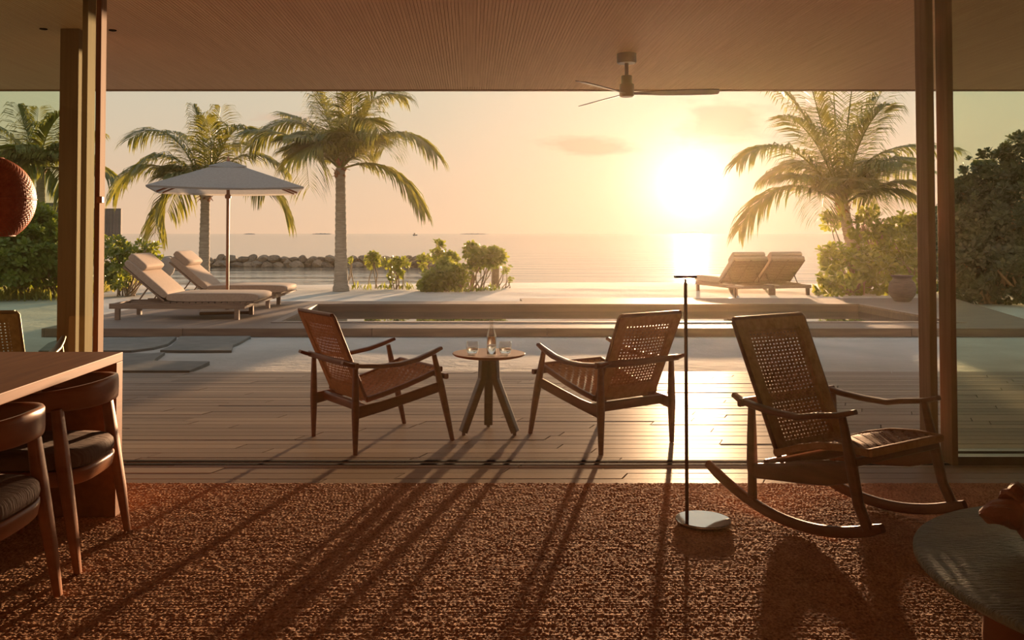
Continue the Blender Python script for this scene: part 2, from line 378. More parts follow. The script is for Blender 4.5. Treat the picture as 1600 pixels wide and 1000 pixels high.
# walls out of frame
g = MB(); g.box(-5.2, 5.4, -3.3, -3.2, 0, CZ); struct('wall_back', g, MT['wall'])
g = MB(); g.box(-5.3, -5.1, -3.2, 5.55, 0, CZ); struct('wall_left', g, MT['wall'])
g = MB(); g.box(5.3, 5.5, -3.2, 5.55, 0, CZ); struct('wall_right', g, MT['wall'])

# sliding doors stacked at both sides: stiles, rails and panes
def stile(x0, x1, y0, y1, par, nm='stile'): return MB().box(x0, x1, y0, y1, .004, CZ).build(nm, MT['postwood'], par, bevel=.004)
dl = thing('door_1', (0, 0, 0), None, None); tag(dl, kind='structure')
stile(-2.281, -2.25, 5.39, 5.475, dl)
MB().box(-2.262, -2.228, 5.375, 5.41, 1.585, 1.625).build('latch', MT['brass'], dl, bevel=.004)
MB().box(-5.05, -2.281, 5.40, 5.465, .004, .055).build('bottom_rail', MT['metal'], dl)
MB().box(-4.42, -2.281, 5.43, 5.436, .055, CZ).build('pane', MT['pane'], dl)
dl2 = thing('door_2', (0, 0, 0), None, None); tag(dl2, kind='structure')
stile(-2.405, -2.37, 5.48, 5.60, dl2)
MB().box(-5.05, -2.405, 5.485, 5.56, .004, .055).build('bottom_rail', MT['metal'], dl2)
dr = thing('door_3', (0, 0, 0), None, None); tag(dr, kind='structure')
stile(2.90, 2.937, 5.39, 5.525, dr)
MB().box(2.937, 5.25, 5.43, 5.436, .055, CZ).build('pane', MT['pane'], dr)
MB().box(2.937, 5.25, 5.40, 5.475, .004, .055).build('bottom_rail', MT['metal'], dr)
dr2 = thing('door_4', (0, 0, 0), None, None); tag(dr2, kind='structure')
stile(2.81, 2.856, 5.46, 5.60, dr2)
MB().box(2.856, 5.25, 5.54, 5.60, .004, .055).build('bottom_rail', MT['metal'], dr2)
# veranda column
g = MB(); g.box(-3.20, -3.055, 6.90, 7.05, 0, CZ); tag(g.build('veranda_column', MT['postwood'], bevel=.005), 'square timber column standing on the deck behind the left sliding doors', 'column')

# rug
rx0, rx1, ry0, ry1 = -3.0, 3.6, 2.95, 4.99; st = .0055
X = np.arange(rx0, rx1, st); Y = np.arange(ry0, ry1, st); NX, NY = len(X), len(Y)
gx, gy = np.meshgrid(X, Y)
pitch = .0145; rowi = np.floor(gy/pitch).astype(int); ln = .018
offs = rng.random(20000)[np.abs(rowi) % 20000]*ln*1.0
ui = np.floor((gx+offs)/ln).astype(int)
hsh = np.sin(rowi*12.9898+ui*78.233)*43758.5453; rnd = hsh-np.floor(hsh)
prof = np.abs(np.sin(np.pi*gy/pitch))**.6*np.abs(np.sin(np.pi*(gx+offs)/ln))**.5
Z = .010+.0062*prof*(.35+.65*rnd)+.0015*rng.random(gx.shape)
co = np.stack([gx, gy, Z], -1).reshape(-1, 3).astype(np.float32)
me = bpy.data.meshes.new('rug'); me.vertices.add(NX*NY); me.vertices.foreach_set('co', co.ravel())
ii, jj = np.meshgrid(np.arange(NX-1), np.arange(NY-1)); a0 = (jj*NX+ii).ravel()
q = np.stack([a0, a0+1, a0+NX+1, a0+NX], -1).astype(np.int32); nf = len(q)
me.loops.add(nf*4); me.loops.foreach_set('vertex_index', q.ravel()); me.polygons.add(nf); me.polygons.foreach_set('loop_start', np.arange(0, nf*4, 4, dtype=np.int32))
me.polygons.foreach_set('use_smooth', np.ones(nf, dtype=bool)); me.materials.append(MT['rug']); me.update(calc_edges=True)
rug = thing('rug', (0, 0, 0), 'large coarse woven reddish brown rug covering the room floor', 'rug')
o = bpy.data.objects.new('rug_pile', me); COL.objects.link(o); o.parent = rug; tag(o, kind='stuff')
MB().box(rx0, rx1, -.4, ry0+.01, .001, .015).box(rx0, rx1, ry0, ry1-.004, .001, .009).build('rug_backing', MT['rug'], rug)

# warm scattering volume added to imitate lens glare from beach to open room
g = MB(); g.box(-30, 30, -2.9, 25, -.9, 9); m = bpy.data.materials.new('glare_haze'); m.use_nodes = True; t = m.node_tree; t.nodes.clear()
vsn = add(t, 'ShaderNodeVolumeScatter'); vsn.inputs['Color'].default_value = (1, .78, .50, 1); vsn.inputs['Density'].default_value = .0005; vsn.inputs['Anisotropy'].default_value = .80
t.links.new(vsn.outputs[0], add(t, 'ShaderNodeOutputMaterial').inputs['Volume']); tag(g.build('glare_veil', m), kind='stuff')

# ================================================================== POOL TERRACE
pt = thing('pool_deck', (0, 0, 0), None, None); tag(pt, kind='structure')
PX0, PX1, PY0, PY1, PZ = -2.785, 7.10, 13.14, 16.32, .10
g = MB()
yb = 17.05
def tplank(x0, x1, y0, y1): g.box(x0, x1, y0, y1-.008, .0, PZ)
y = 12.27
while y < 17.9:
    y1 = min(y+.14, 18); xr = 8.05+(y-12.27)*.30
    if y1 <= PY0+.001 or y >= PY1: 
        if y >= yb: tplank(1.0, xr, y, y1)
        else: tplank(-5.85, xr, y, y1)
    else: tplank(-5.85, PX0-.12, y, y1); tplank(PX1+.12, xr, y, y1)
    y = y1 if not (y < PY0 < y1 and False) else PY0
tag(g.build('terrace_boards', MT['fascia'], pt), kind='stuff')
random.seed(3)
x = -5.85
for Ln in (1.9, 2.6, 2.4, 2.8, 2.2, 2.7): 
    x2 = min(x+Ln, 8.05)
    if x2 > x: MB().box(x+.006, x2-.006, 12.235, 12.268, -.012, PZ-.002).build('fascia_board', MT['fascia'], pt)
    x = x2
MB().box(-5.883, -5.852, 12.24, 17.0, -.02, PZ-.002).build('fascia_board', MT['fascia'], pt)
for (a, b_, c_, d_) in ((PX0-.12, PX1+.12, PY0-.16, PY0), (PX0-.12, PX1+.12, PY1, PY1+.14), (PX0-.12, PX0, PY0+.003, PY1-.003), (PX1, PX1+.12, PY0+.003, PY1-.003)):
    MB().box(a, b_, c_, d_, .078, PZ+.012).build('coping', MT['fascia'], pt)
g = MB(); g.box(PX0-.1, PX0, PY0-.1, PY1+.1, -1.2, .078); g.box(PX1, PX1+.1, PY0-.1, PY1+.1, -1.2, .078); g.box(PX0, PX1, PY0-.1, PY0, -1.2, .078); g.box(PX0, PX1, PY1, PY1+.1, -1.2, .078); g.box(PX0-.1, PX1+.1, PY0-.1, PY1+.1, -1.3, -1.2)
g.build('pool_shell', MT['wetwood'], pt)
g = MB(); g.raw([(PX0, PY0, -.025), (PX1, PY0, -.025), (PX1, PY1, -.025), (PX0, PY1, -.025)], [(0, 1, 2, 3)]); g.build('pool_water', MT['pool'], pt)

# flagstones on the sand
def flag(pts, label):
    P = [onz(px, py, 0.02) for px, py in pts]; cx = sum(p.x for p in P)/len(P); cy = sum(p.y for p in P)/len(P)
    tag(MB().prism([(p.x-cx, p.y-cy) for p in P][::-1], -.06, .022).build('stepping_stone', MT['stone'], loc=(cx, cy, 0), bevel=.006), label, 'stepping stone', 'stepping stones in the sand')
flag([(60, 548), (75, 536), (95, 529), (276, 526), (262, 537), (240, 543), (205, 547.5)], 'long grey stepping stone beneath the terrace edge, partly behind the left doors')
flag([(281, 525.5), (392, 525), (372, 536), (364, 539), (362, 547.5), (281, 547.5), (250, 547), (268, 540)], 'grey stepping stone with a straight near edge, rightmost below the sun loungers')
flag([(90, 552), (235, 552), (258, 550), (243, 560), (240, 563.5), (328, 564.5), (315, 571), (296, 579), (90, 579)], 'grey stepping stone that meets the deck behind the dining table')

# ================================================================== WOVEN CHAIRS
def woven_chair(label, group, loc, rz, rocker=False):
    nm = 'rocking_chair' if rocker else 'lounge_chair'
    t_ = thing(nm, loc, label, 'rocking chair' if rocker else 'chair', group, rz)
    mw = MT['chairwood']; hw = .315
    r0 = .26; Rr = .917
    rz_ = lambda k: .017+(k-r0)**2/(2*Rr)
    kf = .635 if rocker else .727
    for s in (-1, 1):
        zb = rz_(0)+.03 if rocker else 0
        MB().sweep([(0, s*hw, zb), (0, s*hw, zb+.14), (0, s*hw, .27), (0, s*hw, .42), (0, s*hw, .560)],
                   [(.026, .026) if not rocker else (.04, .036), (.036, .036), (.044, .046), (.038, .040), (.028, .030)], up=(0, 1, 0)).build('leg', mw, t_)
        zf = rz_(kf)+.03 if rocker else 0
        kk = (kf-.595)*1.0
        MB().sweep([(kf, s*(hw+.01), zf), (kf+((.585 if not rocker else .505)-kf)*.37, s*(hw+.008), .22), (kf+((.585 if not rocker else .505)-kf)*.62, s*(hw+.004), .37), (.585 if not rocker else .505, s*hw, .59)],
                   [(.026, .028) if not rocker else (.042, .038), (.040, .040), (.046, .044), (.028, .028)], up=(0, 1, 0)).build('leg', mw, t_)
        e = .0 if not rocker else -.065
        zf_ = 0 if not rocker else -.012
        MB().sweep([(-.10, s*(hw+.012), .592), (-.05, s*(hw+.016), .573), (.03, s*(hw+.02), .560), (.16, s*(hw+.028), .550), (.30, s*(hw+.03), .551), (.44+e, s*(hw+.024), .570), (.56+e, s*(hw+.012), .603+zf_), (.640+e, s*(hw+.004), .630+zf_)],
                   [(.036, .022), (.046, .026), (.054, .028), (.060, .028), (.060, .028), (.056, .028), (.048, .026), (.034, .022)]).build('armrest', mw, t_)
        if rocker:
            MB().sweep([(.0, s*hw, .235), (.18, s*hw, .268), (.30, s*hw, .295), (.42, s*hw, .318), (.56, s*hw, .352)], [(.028, .07), (.028, .085), (.028, .110), (.028, .115), (.028, .085)]).build('side_rail', mw, t_)
            pts = []; sz = []
            for i in range(17):
                k = -.29+i*(.985/16); pts.append((k, s*hw, rz_(k)+.026)); sz.append((.034, .05 if 0 < i < 16 else .038))
            MB().sweep(pts, sz).build('rocker_runner', mw, t_)
        else:
            MB().sweep([(.0, s*hw, .262), (.2, s*hw, .288), (.4, s*hw, .325), (.615, s*hw, .368)], [(.028, .078), (.028, .066), (.028, .066), (.028, .066)]).build('side_rail', mw, t_)
    MB().sweep([(-.012-.022*rocker, -hw-.05, .566), (-.022-.028*rocker, 0, .566), (-.012-.022*rocker, hw+.05, .566)], (.024, .040)).build('crossbar', mw, t_)
    sb = (.10, .322); sf = (.655, .470) if not rocker else (.60, .425)
    MB().sweep([(sb[0]-.015, -hw, sb[1]-.045), (sb[0]-.015, hw, sb[1]-.045)], (.034, .06)).build('stretcher', mw, t_)
    MB().sweep([(sf[0]+.012-(.05 if rocker else 0), -hw-.03*(not rocker), sf[1]-.03), (sf[0]+.012-(.05 if rocker else 0), hw+.03*(not rocker), sf[1]-.03)], (.032, .036)).build('stretcher', mw, t_)
    # seat
    sw = .275
    def SZ(v):
        if rocker: return sb[1]+.02+(sf[1]-sb[1])*v+.035*math.sin(math.pi*v)
        return sb[1]+.015+(sf[1]-sb[1])*v-.012*math.sin(math.pi*v)
    def SP(u, v):
        sag = -.018*math.sin(math.pi*u)*math.sin(math.pi*v)
        return Vector((sb[0]+.01+(sf[0]-sb[0])*v, (u-.5)*2*(sw-.008), SZ(v)+sag))
    up_ = lambda u, v: Vector((-.24, 0, .97))
    se = MB(); weave(se, SP, up_, 17, 17, .97, .86, .006)
    se.build('woven_seat', MT['cord'], t_)
    fr = MB()
    for s in (-1, 1): fr.sweep([(sb[0]+.01+(sf[0]-sb[0])*v, s*sw, SZ(v)-.004) for v in (0, .25, .5, .75, 1)], (.030, .034))
    fr.sweep([(sf[0]+.01, -sw, SZ(1)-.004), (sf[0]+.01, sw, SZ(1)-.004)], (.03, .036)); fr.sweep([(sb[0]+.01, -sw, SZ(0)), (sb[0]+.01, sw, SZ(0))], (.03, .03))
    fr.build('seat_frame', MT['cord'] if rocker else mw, t_)
    # backrest
    b0 = Vector((.115, 0, .315)); b1 = Vector((-.135, 0, .885)) if not rocker else Vector((-.155, 0, .963))
    ax = (b1-b0).normalized(); Ln = (b1-b0).length; nn = Vector((-ax.z, 0, ax.x)).normalized()
    bw0, bw1 = .255, .270
    def BP(u, v):
        w = bw0+(bw1-bw0)*v
        return b0+ax*(Ln*v)+Vector((0, (u-.5)*2*w, 0))+nn*(-.02*math.sin(math.pi*u)*math.sin(math.pi*v)*-1)
    lo, hi, le = (.17, .90, .115) if not rocker else (.10, .90, .13)
    wp = MB(); weave(wp, lambda u, v: BP(le+(1-2*le)*u, lo+(hi-lo)*v), lambda u, v: nn, 15, 20 if not rocker else 30, .70, .68, .003)
    wp.build('woven_back', MT['cord'], t_)
    fr = MB()
    def slab(u0, u1, v0, v1, th=.022):
        q = [BP(u0, v0), BP(u1, v0), BP(u1, v1), BP(u0, v1)]
        mid = [];  n_ = 8
        for k in range(n_+1):
            uu = u0+(u1-u0)*k/n_; mid.append((BP(uu, v0), BP(uu, v1)))
        vs = []
        for a, b_ in mid: vs += [a+nn*th/2, b_+nn*th/2, b_-nn*th/2, a-nn*th/2]
        fs = []
        for k in range(n_):
            for e_ in range(4): fs.append((k*4+e_, k*4+(e_+1) % 4, (k+1)*4+(e_+1) % 4, (k+1)*4+e_))
        fs += [(3, 2, 1, 0), (n_*4, n_*4+1, n_*4+2, n_*4+3)]
        fr.raw(vs, fs)
    slab(0, le, 0.02, .985); slab(1-le, 1, .02, .985); slab(le, 1-le, hi, .985); slab(le, 1-le, .0, lo if not rocker else lo)
    if not rocker: pass
    fr.build('back_wrap', MT['cord'], t_)
    f2 = MB(); 
    for s in (0, 1): f2.sweep([BP(s, 0), BP(s, .5), BP(s, .97), BP(.03 if s == 0 else .97, 1.0)], (.018, .030), up=(0, 1, 0))
    f2.sweep([BP(.03, 1.0), BP(.5, 1.0), BP(.97, 1.0)], (.028, .022), up=(0, 0, 1))
    f2.build('back_frame', mw, t_)
    return t_
c1 = Vector((.602/.729, .4105/.729)); 
woven_chair('woven lounge chair left of the small round table, facing right', 'woven lounge chairs on the deck', (-.9055, 5.9225, 0), math.atan2(.4105, .602))
woven_chair('woven lounge chair right of the small round table, facing left', 'woven lounge chairs on the deck', (1.09, 5.8465, 0), math.atan2(.579, -.38))
woven_chair('woven lounge chair seen through the left pane above the dining table', 'woven lounge chairs on the deck', (-3.27, 5.98, 0), R(97))
th = -1.014; n_ = Vector((-math.sin(th), math.cos(th)))
woven_chair('tall backed wooden rocking chair with a woven seat, standing on the rug', None, (1.378+n_.x*.325, 4.404+n_.y*.325, 0), th, True)

# ================================================================== SMALL ROUND TABLE
t_ = thing('side_table', (.13, 6.30, 0), 'small round wooden side table on three blocky legs between the lounge chairs', 'table')
MB().lathe([(.20, .532), (.245, .543), (.257, .552), (.257, .556), (.254, .559)], n=48).build('tabletop', MT['tablewood'], t_)
MB().lathe([(.055, .505), (.055, .533)], n=20).build('hub', MT['darkwood'], t_)
for a in (205, 335, 90):
    c_, s_ = math.cos(R(a)), math.sin(R(a))
    g = MB().sweep([(c_*.045, s_*.045, .515), (c_*.052, s_*.052, .38), (c_*.20, s_*.20, .022)], (.048, .062), up=(-s_, c_, 0), n=12, sq=.3, smooth=False)
    l_ = g.build('leg', MT['darkwood'], t_)
    MB().lathe([(.013, 0), (.013, .024)], (c_*.195, s_*.195, 0), n=12).build('foot_pad', MT['metal'], l_)
t_ = thing('water_bottle', (.146, 6.17, .5595), 'clear glass water bottle, half full, standing on the small round table', 'bottle')
MB().lathe([(0, .002), (.031, .002), (.034, .008), (.034, .13), (.030, .150), (.018, .185), (.0145, .205), (.0145, .232), (.018, .236), (.018, .243), (.013, .243), (.013, .205), (.0165, .185), (.028, .150), (.0315, .13), (.0315, .010), (0, .008)], n=28, close=False).build('bottle_glass', MT['vessel'], t_)
MB().lathe([(0, .0105), (.0305, .011), (.0305, .128), (0, .128)], n=24, close=False).build('water', MT['drink'], t_)
for x, lb in ((.013, 'clear glass tumbler of water left of the bottle'), (.242, 'clear glass tumbler of water right of the bottle')):
    t_ = thing('tumbler', (x, 6.20, .5595), lb, 'glass', 'water tumblers on the small round table')
    MB().lathe([(0, .001), (.026, .001), (.036, .010), (.044, .032), (.045, .055), (.040, .092), (.0385, .092), (.0432, .055), (.0422, .033), (.034, .013), (0, .008)], n=28, close=False).build('tumbler_glass', MT['vessel'], t_)
    MB().lathe([(0, .0095), (.033, .014), (.0412, .033), (.0418, .044), (0, .044)], n=24, close=False).build('water', MT['drink'], t_)

# ================================================================== DINING TABLE AND CHAIRS
t_ = thing('dining_table', (-2.31, 4.42, 0), 'long brown dining table with a slab end, under the woven pendant lamp', 'table')
MB().box(-.575, .575, -3.0, .04, .766, .81).build('tabletop', MT['tablewood'], t_, bevel=.003)
MB().box(-.575, .575, -.04, .04, .016, .7655).build('end_panel', MT['tablewood'], t_, bevel=.003)
MB().box(-.575, .575, -3.0, -2.92, .016, .7655).build('end_panel', MT['tablewood'], t_, bevel=.003)
def dining_chair(label, loc):
    t_ = thing('dining_chair', loc, label, 'chair', 'dining chairs along the table')
    mw = MT['dinewood']
    # local: +x is the back of the chair, the seat faces -x
    for s in (-1, 1):
        MB().sweep([(0, s*.262, 0), (-.03, s*.258, .20), (-.07, s*.250, .44), (-.10, s*.245, .66)], [(.026, .032), (.040, .050), (.050, .060), (.040, .046)], up=(0, 1, 0), sq=.45).build('leg', mw, t_)
        MB().sweep([(-.48, s*.22, 0), (-.46, s*.225, .22), (-.44, s*.235, .45), (-.42, s*.262, .70)], [(.026, .026), (.036, .038), (.040, .044), (.030, .034)], up=(0, 1, 0), sq=.6).build('leg', mw, t_)
    P = []; S = []
    for i in range(25):
        a = R(-118+236*i/24)
        x = -.235+.255*math.cos(a)*(1.0 if math.cos(a) > 0 else .92); y_ = .285*math.sin(a)
        P.append((x, y_, .705-.012*abs(math.sin(a)))); hgt = .045+.062*max(0, math.cos(a*.62))**1.5; S.append((.026, hgt))
    MB().sweep(P, S, sq=.5).build('curved_backrest', mw, t_)
    g = MB(); n_ = 40; rings = []
    def outline(k, sc): 
        a = 2*math.pi*k/n_; ca, sa = math.cos(a), math.sin(a)
        return (-.25+.245*sc*math.copysign(abs(ca)**.62, ca), .252*sc*math.copysign(abs(sa)**.62, sa))
    def loft(prof):
        g = MB(); vs = []
        for sc, z in prof: vs += [(*outline(k, sc), z) for k in range(n_)]
        m_ = len(prof); fs = [(i*n_+k, i*n_+(k+1) % n_, (i+1)*n_+(k+1) % n_, (i+1)*n_+k) for i in range(m_-1) for k in range(n_)]
        g.raw(vs, fs, True); g.raw(vs[:n_], [tuple(reversed(range(n_)))]); g.raw(vs[-n_:], [tuple(range(n_))]); return g
    loft([(.93, .335), (.97, .345), (1.0, .385), (1.0, .398), (.97, .402)]).build('seat_frame', mw, t_)
    loft([(.93, .403), (.985, .412), (1.0, .430), (.985, .455), (.93, .470), (.7, .478), (.3, .474), (.02, .472)]).build('seat_cushion', MT['cushion'], t_)
    return t_
dining_chair('curved back wooden dining chair nearest the far end of the table', (-1.60, 3.925, .016))
dining_chair('curved back wooden dining chair cut off by the left picture edge', (-1.575, 3.175, .016))

# ================================================================== PENDANT LAMP
pc = at(-19, 312, 4.1)
t_ = thing('pendant_lamp', pc, 'round reddish woven rattan pendant lamp above the dining table', 'lamp')
r = .200
def LP(u, v):
    ph = R(-56+128*v); rr = r*math.cos(ph); a = 2*math.pi*u
    return Vector((rr*math.cos(a), rr*math.sin(a), r*math.sin(ph)))
g = MB(); weave(g, LP, lambda u, v: LP(u, v).normalized(), 84, 46, .80, .90, .003); g.build('woven_shade', MT['rattan'], t_)
g = MB()
for ph in (-56, 1, 72):
    rr = r*math.cos(R(ph))+.001; g.tube([(rr*math.cos(a), rr*math.sin(a), r*math.sin(R(ph))) for a in [2*math.pi*k/48 for k in range(49)]], .005, 6)
g.build('shade_ring', MT['rattan'], t_)
MB().tube([(0, 0, .19), (0, 0, CZ-pc.z-.02)], .004, 8).build('cord', MT['metal'], t_)
MB().lathe([(.05, CZ-pc.z-.03), (.05, CZ-pc.z)], n=24).build('ceiling_rose', MT['metal'], t_)
MB().lathe([(0, -.05), (.03, -.035), (.035, 0), (.018, .05), (.018, .09), (0, .09)], n=20, close=False).build('bulb', MT['canopy'], t_)

# ================================================================== FLOOR LAMP
t_ = thing('floor_lamp', (1.115, 4.30, .0185), 'slim metal floor lamp with a round base on the rug', 'lamp')
MB().lathe([(.128, 0), (.131, .004), (.131, .012), (.128, .016)], n=64).build('base', MT['steel'], t_)
MB().tube([(-.088, -.045, .014), (-.088, -.045, 1.168)], .0085, 12).build('pole', MT['metal'], t_)
MB().sweep([(-.138, -.045, 1.176), (-.04, -.045, 1.176)], (.05, .014)).build('lamp_head', MT['metal'], t_)

# ================================================================== COFFEE TABLE AND ROOT
t_ = thing('coffee_table', (2.215, 2.72, 0), 'low round dark stone-topped coffee table at the right edge', 'table')
prof = [(.70, .305), (.765, .312), (.785, .330), (.785, .345), (.778, .350)]
MB().lathe(prof, n=96).build('tabletop', MT['slate'], t_)
for a in (188, 68, 308): 
    MB().lathe([(.085, .016), (.105, .10), (.108, .22), (.10, .306)], (.60*math.cos(R(a)), .60*math.sin(R(a)), 0), n=28).build('leg', MT['tablewood'], t_)
t_ = thing('driftwood_root', (0, 0, 0), 'gnarled reddish root sculpture lying on the dark round coffee table', 'sculpture')
def lump(path, radii, seed, n=14):
    g = MB(); g.tube(path, radii, n, smooth=False); rr = random.Random(seed)
    from mathutils import noise as mn
    for i, p in enumerate(g.v):
        v = Vector(p); d = mn.noise_vector(v*9+Vector((seed, 0, 0)))*.030+mn.noise_vector(v*28)*.011; g.v[i] = tuple(v+d)
    return g
def interp(path, radii, k=5):
    P = []; Rr_ = []
    for i in range(len(path)-1):
        for j in range(k):
            f_ = j/k; P.append(Vector(path[i]).lerp(Vector(path[i+1]), f_)); Rr_.append(radii[i]+(radii[i+1]-radii[i])*f_)
    return P+[Vector(path[-1])], Rr_+[radii[-1]]
P_, R_ = interp([(1.745, 3.04, .425), (1.80, 3.05, .445), (1.92, 3.05, .462), (2.05, 3.03, .468), (2.25, 3.0, .46), (2.45, 2.92, .44)], [.022, .055, .080, .090, .10, .05]); lump(P_, R_, 1, 16).build('root_trunk', MT['root'], t_)
P_, R_ = interp([(1.90, 3.02, .44), (1.89, 2.95, .415), (1.875, 2.87, .375)], [.075, .06, .026]); lump(P_, R_, 2).build('root_branch', MT['root'], t_)
P_, R_ = interp([(1.84, 3.06, .47), (1.86, 3.08, .50), (1.90, 3.09, .525)], [.05, .04, .018]); lump(P_, R_, 3).build('root_branch', MT['root'], t_)
P_, R_ = interp([(2.2, 3.0, .45), (2.22, 3.1, .41), (2.25, 3.18, .375)], [.06, .045, .03]); lump(P_, R_, 4).build('root_branch', MT['root'], t_)

# ================================================================== CEILING FAN
fx, fy = 1.39, 7.88
t_ = thing('ceiling_fan', (fx, fy, CZ), 'three-bladed brown ceiling fan hanging over the deck', 'fan')
MB().lathe([(.086, 0), (.086, -.075), (.08, -.085)][::-1], n=32).build('canopy', MT['fan'], t_)
MB().tube([(0, 0, -.08), (0, 0, -.21)], .017, 14).build('downrod', MT['fan'], t_)
MB().lathe([(.055, -.385), (.064, -.378), (.064, -.275), (.048, -.265), (.048, -.20), (.044, -.196)], n=32).build('motor_housing', MT['fan'], t_)
for a in (-8, 112, 232):
    g = MB(); M_ = Matrix.Rotation(R(a), 4, 'Z') @ Matrix.Translation((0, 0, -.355)) @ Matrix.Rotation(R(-13), 4, 'X')
    P_ = [(.05, .022), (.14, .030), (.30, .052), (.55, .062), (.74, .060), (.79, .052), (.80, .030)]; vs = []
    for x, w in P_: vs += [M_ @ Vector((x, w, .004)), M_ @ Vector((x, -w, .004)), M_ @ Vector((x, -w, -.004)), M_ @ Vector((x, w, -.004))]
    fs = [(k*4+e_, (k+1)*4+e_, (k+1)*4+(e_+1) % 4, k*4+(e_+1) % 4) for k in range(len(P_)-1) for e_ in range(4)]+[(0, 1, 2, 3), (len(vs)-1, len(vs)-2, len(vs)-3, len(vs)-4)]
    g.raw(vs, fs); g.build('blade', MT['fan'], t_)
# ceiling slots
for i, (px, py, lb) in enumerate(((68, 45, 'small dark recessed ceiling spot left of the column'), (176, 47, 'small dark recessed ceiling spot right of the column'))):
    p = onz(px, py, CZ)
    tag(MB().lathe([(.026, -.006), (.030, -.004), (.030, .0), (.02, .0)], n=20).build('ceiling_spot', MT['track'], loc=(p.x, p.y, CZ)), lb, 'ceiling light', 'ceiling spots')

# ================================================================== SUN LOUNGERS AND UMBRELLA
def make_lounger():
    t_ = thing('sun_lounger', (0, 0, 0), 'x', 'sun lounger')
    w = MT['ashwood']
    for s in (0, 1):
        y0 = .045 if s == 0 else .905
        MB().box(0, 2.05, y0-.022, y0+.022, .165, .245).build('side_rail', w, t_, bevel=.004)
        for x in (.13, 1.93): MB().box(x-.033, x+.033, y0-.033+(.01 if s else -.01), y0+.033+(.01 if s else -.01), 0, .165).build('leg', w, t_)
    for x in (.02, 2.03): MB().box(x-.02, x+.02, .07, .88, .17, .24).build('end_rail', w, t_)
    for i in range(15):
        x = .84+i*.096; MB().box(x, x+.078, .02, .93, .247, .268).build('slat', w, t_)
    MB().box(.30, .84, .10, .14, .247, .268).build('support_rail', w, t_); MB().box(.30, .84, .81, .85, .247, .268).build('support_rail', w, t_)
    h0 = Vector((.82, 0, .275)); h1 = Vector((.20, 0, .80)); ax = (h1-h0).normalized(); nn = Vector((ax.z, 0, -ax.x))
    if nn.z < 0: nn = -nn
    fr = MB()
    for y_ in (.06, .475, .89): fr.sweep([h0+Vector((0, y_, 0)), h1+Vector((0, y_, 0))], (.03, .028), up=(0, 1, 0), sq=.3)
    for k in range(8): q = h0+ax*(.05+k*.10); fr.sweep([q+Vector((0, .06, 0)), q+Vector((0, .89, 0))], (.088, .018), up=tuple(nn), sq=.3, n=8)
    fr.build('backrest_frame', w, t_)
    br = MB()
    for y_ in (.12, .83): br.sweep([h0+ax*.34+Vector((0, y_, -.01)), Vector((.40, y_, .262))], (.022, .022)); 
    br.build('brace', w, t_)
    def pad(A, B, thick, name, par, rnd=.04, y0=.04, y1=.91, off=.018):
        a_ = (B-A).normalized(); n2 = Vector((a_.z, 0, -a_.x)); n2 = -n2 if n2.z < 0 else n2
        Ln = (B-A).length; g = MB(); N1 = 16; prof = []
        for k in range(N1):
            an = 2*math.pi*(k+.5)/N1; c_, s_ = math.cos(an), math.sin(an)
            prof.append((math.copysign(abs(c_)**.35, c_), math.copysign(abs(s_)**.5, s_)))
        rings = []
        for yy, sc in ((y0, .90), (y0+.02, .98), (y0+.05, 1), (y1-.05, 1), (y1-.02, .98), (y1, .90)):
            rings.append([A+a_*(Ln/2+Ln/2*c_*(1-(1-sc)*.3))+n2*(off+thick/2+thick/2*s_*sc)+Vector((0, yy, 0)) for c_, s_ in prof])
        vs = [p for r_ in rings for p in r_]
        fs = [(i*N1+k, i*N1+(k+1) % N1, (i+1)*N1+(k+1) % N1, (i+1)*N1+k) for i in range(len(rings)-1) for k in range(N1)]
        g.raw(vs, fs, True); g.raw(rings[0], [tuple(reversed(range(N1)))]); g.raw(rings[-1], [tuple(range(N1))])
        return g.build(name, MT['mattress'], par)
    pad(Vector((.84, 0, .25)), Vector((2.27, 0, .25)), .135, 'mattress', t_)
    bp = pad(h0+ax*.01, h1+ax*.03, .115, 'back_cushion', t_)
    pad(h1-ax*.27, h1+ax*.05, .12, 'head_pillow', t_, off=.118, y0=.08, y1=.87)
    return t_
lg = make_lounger()
spots = [((-5.45, 13.42, PZ), 0, 'beige padded sun lounger nearer the pool terrace edge, in front of the umbrella pole'),
         ((-5.46, 15.50, PZ), 0, 'beige padded sun lounger behind the umbrella pole, farther back on the terrace')]
def off(px, py, z, rz, lx, ly):   # place so that local point (lx,ly) stands on the measured spot
    p = onz(px, py, z); c_, s_ = math.cos(rz), math.sin(rz); return (p.x-(lx*c_-ly*s_), p.y-(lx*s_+ly*c_), z-.015)
ra = R(103)
q_ = off(1262, 460, 0, ra, .13, .035)
spots += [((q_[0]-.95*math.sin(ra), q_[1]+.95*math.cos(ra), q_[2]), ra, 'backlit sun lounger on the beach sand, left one of the pair facing the sea'),
          (q_, ra, 'backlit sun lounger on the beach sand, right one of the pair facing the sea')]
for i, (p, a, lb) in enumerate(spots):
    o = lg if i == 0 else copy_tree(lg); o.location = p; o.rotation_euler = (0, 0, a); tag(o, lb, 'sun lounger', 'sun loungers')

